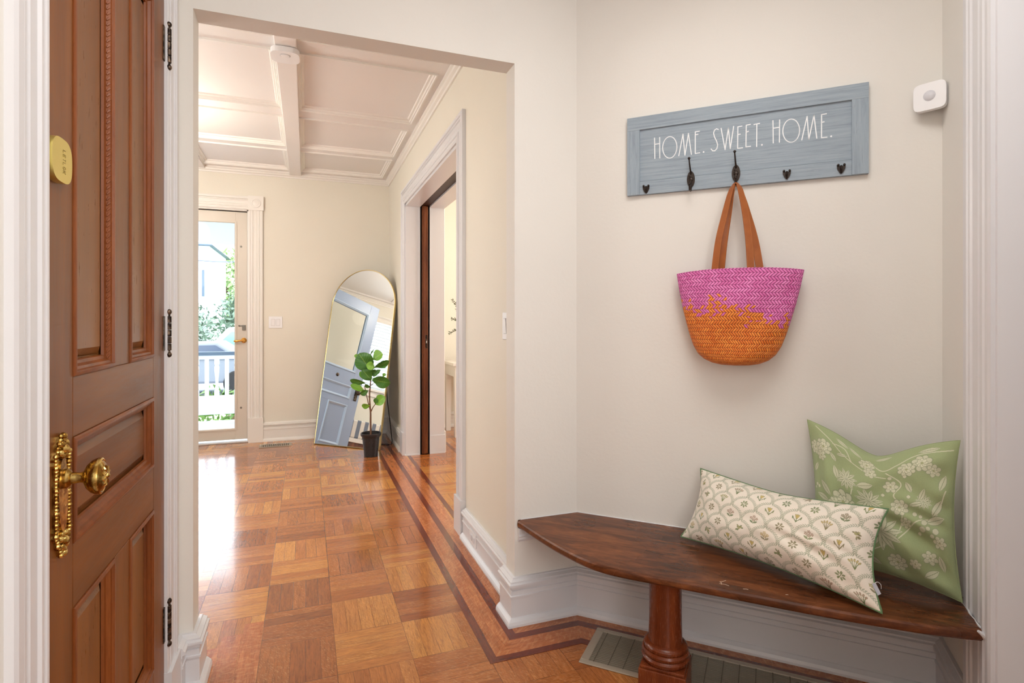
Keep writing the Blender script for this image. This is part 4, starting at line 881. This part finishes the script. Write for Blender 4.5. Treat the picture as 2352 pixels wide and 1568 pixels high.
# lumbar pillow: scalloped vines around small bouquets
W1, H1 = .62, .275; cv = Canvas(W1, H1, 620, 280, lin(240,232,218)); random.seed(11)
vine = lin(172,176,152); rx_ = .0415; ry_ = .040; rowh = .0415; KS = 1.45
for r_ in range(-1, 11):
    for c_i in range(-1, 11):
        cx_ = (c_i+(.5 if r_ % 2 else 0))*2*rx_; cy_ = r_*rowh
        for k in range(22):
            q = math.pi*(.02+.96*k/21); x, y = cx_+rx_*math.cos(q), cy_+ry_*math.sin(q); tq = math.atan2(ry_*math.cos(q), -rx_*math.sin(q))
            if q < math.pi/2: tq += math.pi
            for sg in (1,-1): cv.blob(x+.003*math.cos(tq+sg*.9), y+.003*math.sin(tq+sg*.9), .0045, .0014, tq+sg*.75, vine, .85)
            cv.blob(x, y, .0009, .0009, 0, vine, .7)
        kind = random.randrange(5); gx, gy = cx_, cy_+.014
        P0 = (gx, gy); Bb, Ll = cv.blob, cv.line; sc_ = lambda x, y: (P0[0]+(x-P0[0])*KS, P0[1]+(y-P0[1])*KS)
        mblob = lambda x, y, a, b, *k: Bb(*sc_(x, y), a*KS, b*KS, *k); mline = lambda pts, w__, *k: Ll([sc_(*p) for p in pts], w__*KS, *k)
        g1 = random.choice([lin(110,128,84), lin(128,140,92), lin(140,132,96)]); g2_ = random.choice([lin(176,170,120), lin(196,176,120), lin(150,140,112), lin(176,150,128)])
        if kind == 0:
            for k in range(11): a_ = random.uniform(0,6.28); d_ = random.uniform(.001,.0085); mblob(gx+d_*math.cos(a_), gy+d_*math.sin(a_), .0032, .0017, a_, g1, .9)
            for k in range(6): a_ = random.uniform(0,6.28); d_ = random.uniform(0,.006); mblob(gx+d_*math.cos(a_), gy+d_*math.sin(a_), .0016, .0016, 0, g2_, .9)
        elif kind == 1:
            for an_ in (-.9,-.45,0,.45,.9): mline([(gx,gy-.009),(gx+.006*math.sin(an_),gy),(gx+.010*math.sin(an_),gy+.006*math.cos(an_))], .0006, g1); mblob(gx+.011*math.sin(an_), gy+.008*math.cos(an_), .0034, .0018, 1.57-an_, g2_, .95, g1)
        elif kind == 2:
            mline([(gx,gy-.010),(gx,gy)], .0007, g1)
            for an_ in (-.5,0,.5): mblob(gx+.003*math.sin(an_), gy+.003, .0058, .0021, 1.57-an_, lin(206,182,112), .95, g1)
            for sg in (1,-1): mline([(gx,gy-.009),(gx+sg*.006,gy-.002),(gx+sg*.009,gy+.003),(gx+sg*.008,gy-.003)], .0008, g1)
        elif kind == 3:
            for (dx, dy) in ((0,.006),(-.006,.002),(.006,.002),(0,-.001)):
                for k in range(5): a_ = k*1.257; mblob(gx+dx+.0022*math.cos(a_), gy+dy+.0022*math.sin(a_), .0016, .0012, a_, g2_, .9)
            for sg in (1,-1): mblob(gx+sg*.005, gy-.006, .005, .0019, sg*.6, g1, .9, None, True); mline([(gx,gy-.010),(gx+sg*.004,gy)], .0005, g1)
        else:
            for k in range(7): a_ = k*.9+.3; mblob(gx+.006*math.cos(a_), gy+.006*math.sin(a_), .0038, .0019, a_, g1, .9, None, True)
            mline([(gx-.006,gy-.007),(gx,gy),(gx+.005,gy+.007)], .0006, g1)
m_f1 = fabric('printed_cream_cotton'); m_cream = fabric('plain_cream_cotton', base=srgb(232,222,204)); m_piping = fabric('green_piping_cotton', base=srgb(96,130,88))
lp_ = thing('lumbar_pillow', (1.36,1.36,.407), 'long cream pillow with small green floral print and green piping on bench', 'pillow')
ob, edge, N = pillow('front_cover', cv, [(1.272,1.672,.418),(1.443,1.046,.418),(1.553,1.108,.664),(1.374,1.690,.650)], .095, m_f1, lp_, .10, .07, .005, m_cream, .8)
mb = MB().tube(list(edge)+[edge[0]], .0028, 8); build('piping', mb, m_piping, lp_, smooth='all')
# tag
tp = on_plane(1992,1333,(1.443,1.06,.45),FW); mb = MB()
u_ = (RT*.45-ZA*.9); u_ /= np.linalg.norm(u_); v_ = RT*.9+ZA*.45; tp2 = tp-FW*.02
mb.obox(tp2, u_*.034, v_*.010, FW*.0006); build('fabric_tag', mb, M('pale_blue_tag', .7, srgb(206,214,228)).m, lp_)
build('tag_loop', MB().tube(catmull([tp2+v_*.004, tp2+v_*.016+u_*.002, tp2+v_*.020+u_*.012, tp2+v_*.016+u_*.022], 6), .0006, 6), m_white, lp_)

# green linen pillow with pale flowers
W2_, H2 = .43, .45; gb = lin(160,174,128); cv = Canvas(W2_, H2, 430, 450, gb); random.seed(5)
noise_ = rng.normal(0, 1, (450,430)); cv.c *= (1+.035*noise_)[..., None]; cv.c *= (1+.05*np.sin(np.arange(450)*1.9+3*np.sin(np.arange(450)*.13)))[:, None, None]
pl_, ol_ = lin(212,212,186), lin(128,142,102)
def flower(cx, cy, r, n_=6, two=True):
    r = r*1.2
    for k in range(n_): a_ = k*2*math.pi/n_+cx*40; cv.blob(cx+r*.6*math.cos(a_), cy+r*.6*math.sin(a_), r*.46, r*.36, a_, pl_, .85, ol_)
    if two:
        for k in range(n_): a_ = (k+.5)*2*math.pi/n_+cx*40; cv.blob(cx+r*.3*math.cos(a_), cy+r*.3*math.sin(a_), r*.28, r*.2, a_, lin(222,222,196), .8, ol_)
    cv.blob(cx, cy, r*.14, r*.14, 0, lin(170,176,130), 1)
def lf_(cx, cy, l, w_, an_):
    l, w_ = l*1.25, w_*1.35; cv.blob(cx, cy, l, w_, an_, pl_, .8, ol_, True); cv.line([(cx-l*.9*math.cos(an_), cy-l*.9*math.sin(an_)), (cx+l*.85*math.cos(an_), cy+l*.85*math.sin(an_))], .0007, ol_, .7)
def vine_(pts, wd=.0016):
    C_ = [tuple(p[:2]) for p in catmull([(a,b,0) for a,b in pts], 8)]; cv.line(C_, wd, pl_, .85)
vine_([(.03,.44),(.08,.41),(.13,.37),(.2,.34),(.25,.33)]); vine_([(.09,.40),(.13,.40),(.15,.36)]); vine_([(.2,.40),(.24,.36),(.28,.38),(.33,.41),(.42,.42)]); vine_([(.25,.35),(.29,.31),(.27,.27),(.30,.24)]); vine_([(.10,.16),(.14,.22),(.16,.30)]); vine_([(.13,.18),(.2,.22),(.24,.24)]); vine_([(.28,.14),(.33,.20),(.38,.22),(.41,.30)]); vine_([(.2,.08),(.27,.14),(.30,.24)])
for x, y, r in ((.025,.365,.020),(.058,.375,.024),(.048,.342,.015),(.345,.38,.024),(.305,.36,.021),(.375,.355,.017),(.195,.375,.020),(.205,.345,.017),(.262,.30,.018),(.285,.235,.021),(.30,.19,.014),(.12,.21,.034),(.155,.19,.022),(.09,.195,.020),(.36,.10,.018),(.27,.06,.024),(.32,.07,.014),(.10,.06,.022),(.17,.03,.018),(.39,.15,.016)): flower(x, y, r, 6 if r < .02 else 8)
for cx_, cy_, r0 in ((.20,.24,.035),(.135,.29,.03),(.23,.15,.052),(.35,.26,.02)):
    for k in range(11): a_ = k*2*math.pi/11+.2; lf_(cx_+r0*.55*math.cos(a_), cy_+r0*.55*math.sin(a_), r0*.5, r0*.17, a_)
for x, y, l, w_, an_ in ((.10,.30,.018,.008,1.9),(.06,.24,.022,.009,2.3),(.045,.21,.020,.008,2.8),(.19,.29,.020,.010,.4),(.33,.25,.016,.006,.3),(.345,.28,.016,.006,1.2),(.31,.30,.014,.007,2.0),(.38,.21,.022,.010,.4),(.385,.245,.022,.009,1.1),(.40,.32,.02,.008,1.3),(.02,.14,.02,.009,.8),(.05,.10,.022,.01,2.2),(.16,.10,.026,.01,.5),(.2,.05,.022,.009,2.6),(.36,.05,.02,.009,.7),(.39,.09,.018,.008,1.8),(.12,.42,.018,.006,-.4),(.24,.42,.02,.006,.3),(.36,.425,.022,.007,.15),(.16,.41,.02,.005,-.5),(.09,.35,.013,.006,-.9),(.12,.37,.016,.005,.3),(.02,.30,.014,.006,1.0)): lf_(x, y, l, w_, an_)
for x, y, r in ((.31,.27,.006),(.325,.22,.007),(.34,.215,.006),(.35,.20,.009),(.345,.18,.010),(.335,.165,.006),(.36,.185,.007),(.24,.27,.006),(.26,.33,.007),(.30,.335,.006),(.02,.245,.006),(.03,.24,.006),(.012,.235,.005),(.38,.18,.010),(.37,.165,.007)): cv.blob(x, y, r, r, 0, pl_, .9, ol_)
m_f2 = fabric('green_floral_linen', sc=700); m_gplain = fabric('plain_green_linen', base=srgb(154,168,122), sc=700)
gp = thing('square_pillow', (1.66,1.22,.407), 'square sage green pillow with pale flowers standing in bench corner', 'pillow')
ob, edge, N = pillow('front_cover', cv, [(1.540,1.345,.420),(1.702,1.006,.420),(1.712,1.018,.868),(1.626,1.446,.860)], .07, m_f2, gp, .085, .27, .011, m_gplain, .55)
build('seam', MB().tube(list(edge)+[edge[0]], .0016, 6), m_gplain, gp, smooth='all')

# ================================================================== OUTSIDE
m_porch = paint('porch_paint', srgb(200,208,220), .5); m_rail = paint('railing_paint', srgb(206,214,230), .5); m_cap = paint('grey_blue_rail_cap', srgb(84,100,120), .5)
struct('porch_floor', MB().box(-4,6.26,-.2,2,8.1,-.1), m_porch)
struct('porch_ceiling', MB().box(-4,6.26,2.75,2,8.3,2.85).box(-4,8.05,2.2,2,8.2,2.75), m_rail)
rl = thing('porch_railing', (-1,8,-.1), 'white porch railing with turned balusters and blue-grey top rail beyond the glass door', 'railing')
build('top_rail', MB().box(-3.5,7.96,.755,1,8.05,.80), m_cap, rl); build('top_board', MB().box(-3.5,7.975,.705,1,8.035,.755), m_rail, rl); build('bottom_board', MB().box(-3.5,7.975,.0,1,8.035,.235), m_rail, rl)
i = 0; x = -2.0
while x < -.3:
    if i % 2 == 0: bp = MB().lathe([(.03,.235),(.03,.30),(.02,.31),(.026,.33),(.016,.36),(.018,.45),(.028,.55),(.03,.60),(.02,.63),(.03,.64),(.03,.705)], (x,8.005,0), ZA, 14)
    else: bp = MB().box(x-.022,7.985,.235,x+.022,8.025,.705)
    build('baluster', bp, m_rail, rl, smooth=40 if i % 2 == 0 else False); x += .115; i += 1
m_grass = paint('lawn', srgb(130,150,100), .9, .5, 3); m_road = paint('pale_street', srgb(160,164,172), .9)
struct('ground', MB().box(-60,8.3,-1.2,60,90,-.9), m_grass); struct('street', MB().box(-60,14,-.9,60,24,-.88), m_road)
def foliage(name, c, r, n_, cols, label, cat, group=None, ls=.12, seed=1):
    rg_ = np.random.default_rng(seed); t = thing(name, (c[0],c[1],c[2]-r[2]), label, cat, group); mb = MB(); c = np.array(c)
    for _ in range(n_):
        d = rg_.normal(0,1,3); d /= np.linalg.norm(d); p = c+d*np.array(r)*rg_.uniform(.55,1.0); a = rg_.normal(0,1,3); a /= np.linalg.norm(a); b = np.cross(a, d+rg_.normal(0,.4,3)); b /= np.linalg.norm(b)+1e-9
        l = ls*rg_.uniform(.6,1.3); mb.add([p-a*l, p+b*l*.4, p+a*l, p-b*l*.4], [(0,1,2,3)])
    m = M(name+'_leaf', .6, cols[0]); m.set('Base Color', m.mix(m.noise(m.coord(), 1.5, 3), cols[0], cols[1])); build('foliage', mb, m.m, t)
    build('trunk', MB().tube([(c[0],c[1],-.95),(c[0]+.05,c[1],c[2])], [max(.03,r[0]*.06)]*2, 8), m_stem, t); return t
foliage('porch_shrub', (-1.0,8.6,-.12), (1.3,.3,.42), 900, (srgb(60,96,40), srgb(120,150,60)), 'leafy green shrub right behind the porch railing', 'shrub', ls=.07, seed=2)
foliage('street_bush', (-4.6,25,.5), (1.3,.9,1.6), 2200, (srgb(104,124,110), srgb(144,160,138)), 'rounded grey-green bush across the street', 'bush', ls=.12, seed=3)
foliage('street_tree', (-4.9,40,3.5), (2.2,2.0,2.4), 2500, (srgb(150,176,124), srgb(192,208,160)), 'pale green tree rising beyond the parked car', 'tree', ls=.22, seed=4)
foliage('hedge_tree', (-2.0,27,1.2), (1.9,1.2,1.7), 2600, (srgb(92,116,100), srgb(136,156,134)), 'dark green tree behind the parked car on the right', 'tree', ls=.15, seed=6)
hs = thing('neighbour_house', (-6.6,28.5,-.9), 'white neighbouring house with a grey roof at the left edge of the glass door', 'house'); build('wall', MB().box(-9,28.5,-.9,-4.15,34,4.6), m_rail, hs)
build('roof', MB().prism([(-9.3,4.6),(-3.95,4.6),(-6.6,6.8)], (0,28.2,0), XA, ZA, YA, 0, 6.6), m_cap, hs); build('window', MB().box(-4.45,28.47,2.3,-4.35,28.5,3.5), m_cap, hs)
car = thing('parked_car', (-3.2,18,-.88), 'blue-grey car parked on the street behind the railing', 'car')
m_car = M('car_paint', .3, srgb(112,116,126), .1).m; body = [(-2.1,.35),(-2.1,.75),(-1.9,.92),(-1.0,1.0),(-.5,1.45),(.9,1.48),(1.6,1.0),(2.15,.9),(2.2,.35)]
build('body', MB().prism(body, (-3.2,17.2,-.88), XA, ZA, YA, 0, 1.7), m_car, car, bevel=.06)
build('window', MB().prism([(-.92,1.0),(-.46,1.38),(.84,1.4),(1.42,1.0)], (-3.2,17.17,-.88), XA, ZA, YA, 0, .04), M('car_glass', .1, srgb(56,66,86)).m, car)
for x in (-1.4,1.4): build('wheel', MB().lathe([(.33,0),(.36,.03),(.36,.2),(.33,.22)], (-3.2+x,17.12,-.55), YA, 28), m_black, car); 
van = thing('parked_car', (-1.6,21.9,-.88), 'white car parked further back in the street', 'car')
build('body', MB().prism([(-2.3,.4),(-2.3,1.0),(-1.5,1.15),(-.9,1.85),(2.1,1.9),(2.3,.4)], (-1.6,21,-.88), XA, ZA, YA, 0, 1.8), m_rail, van, bevel=.08)
build('window', MB().prism([(-1.3,1.15),(-.8,1.7),(1.8,1.75),(1.9,1.15)], (-1.6,20.97,-.88), XA, ZA, YA, 0, .04), M('van_glass', .1, srgb(120,150,140)).m, van)
for x in (-1.4,1.5): build('wheel', MB().lathe([(.33,0),(.36,.03),(.36,.2),(.33,.22)], (-1.6+x,20.9,-.52), YA, 28), m_black, van)
tag(build('utility_wire', MB().tube([(-12,22,3.6),(-3,22,3.28),(6,22,3.4)], .016, 6), m_cap), 'thin dark utility wire crossing the view above the street', 'wire')
pl2 = thing('porch_lamp', (-1.33,7.1,2.44), 'slim grey lamp hanging under the porch ceiling', 'lamp'); build('lamp_body', MB().box(-1.9,7.05,2.44,-.93,7.15,2.50), m_cap, pl2); [build('hanger', MB().box(x,7.09,2.5,x+.02,7.11,2.75), m_cap, pl2) for x in (-1.2,-1.6)]
for o in bpy.data.objects:
    if '_o' in o: del o['_o']
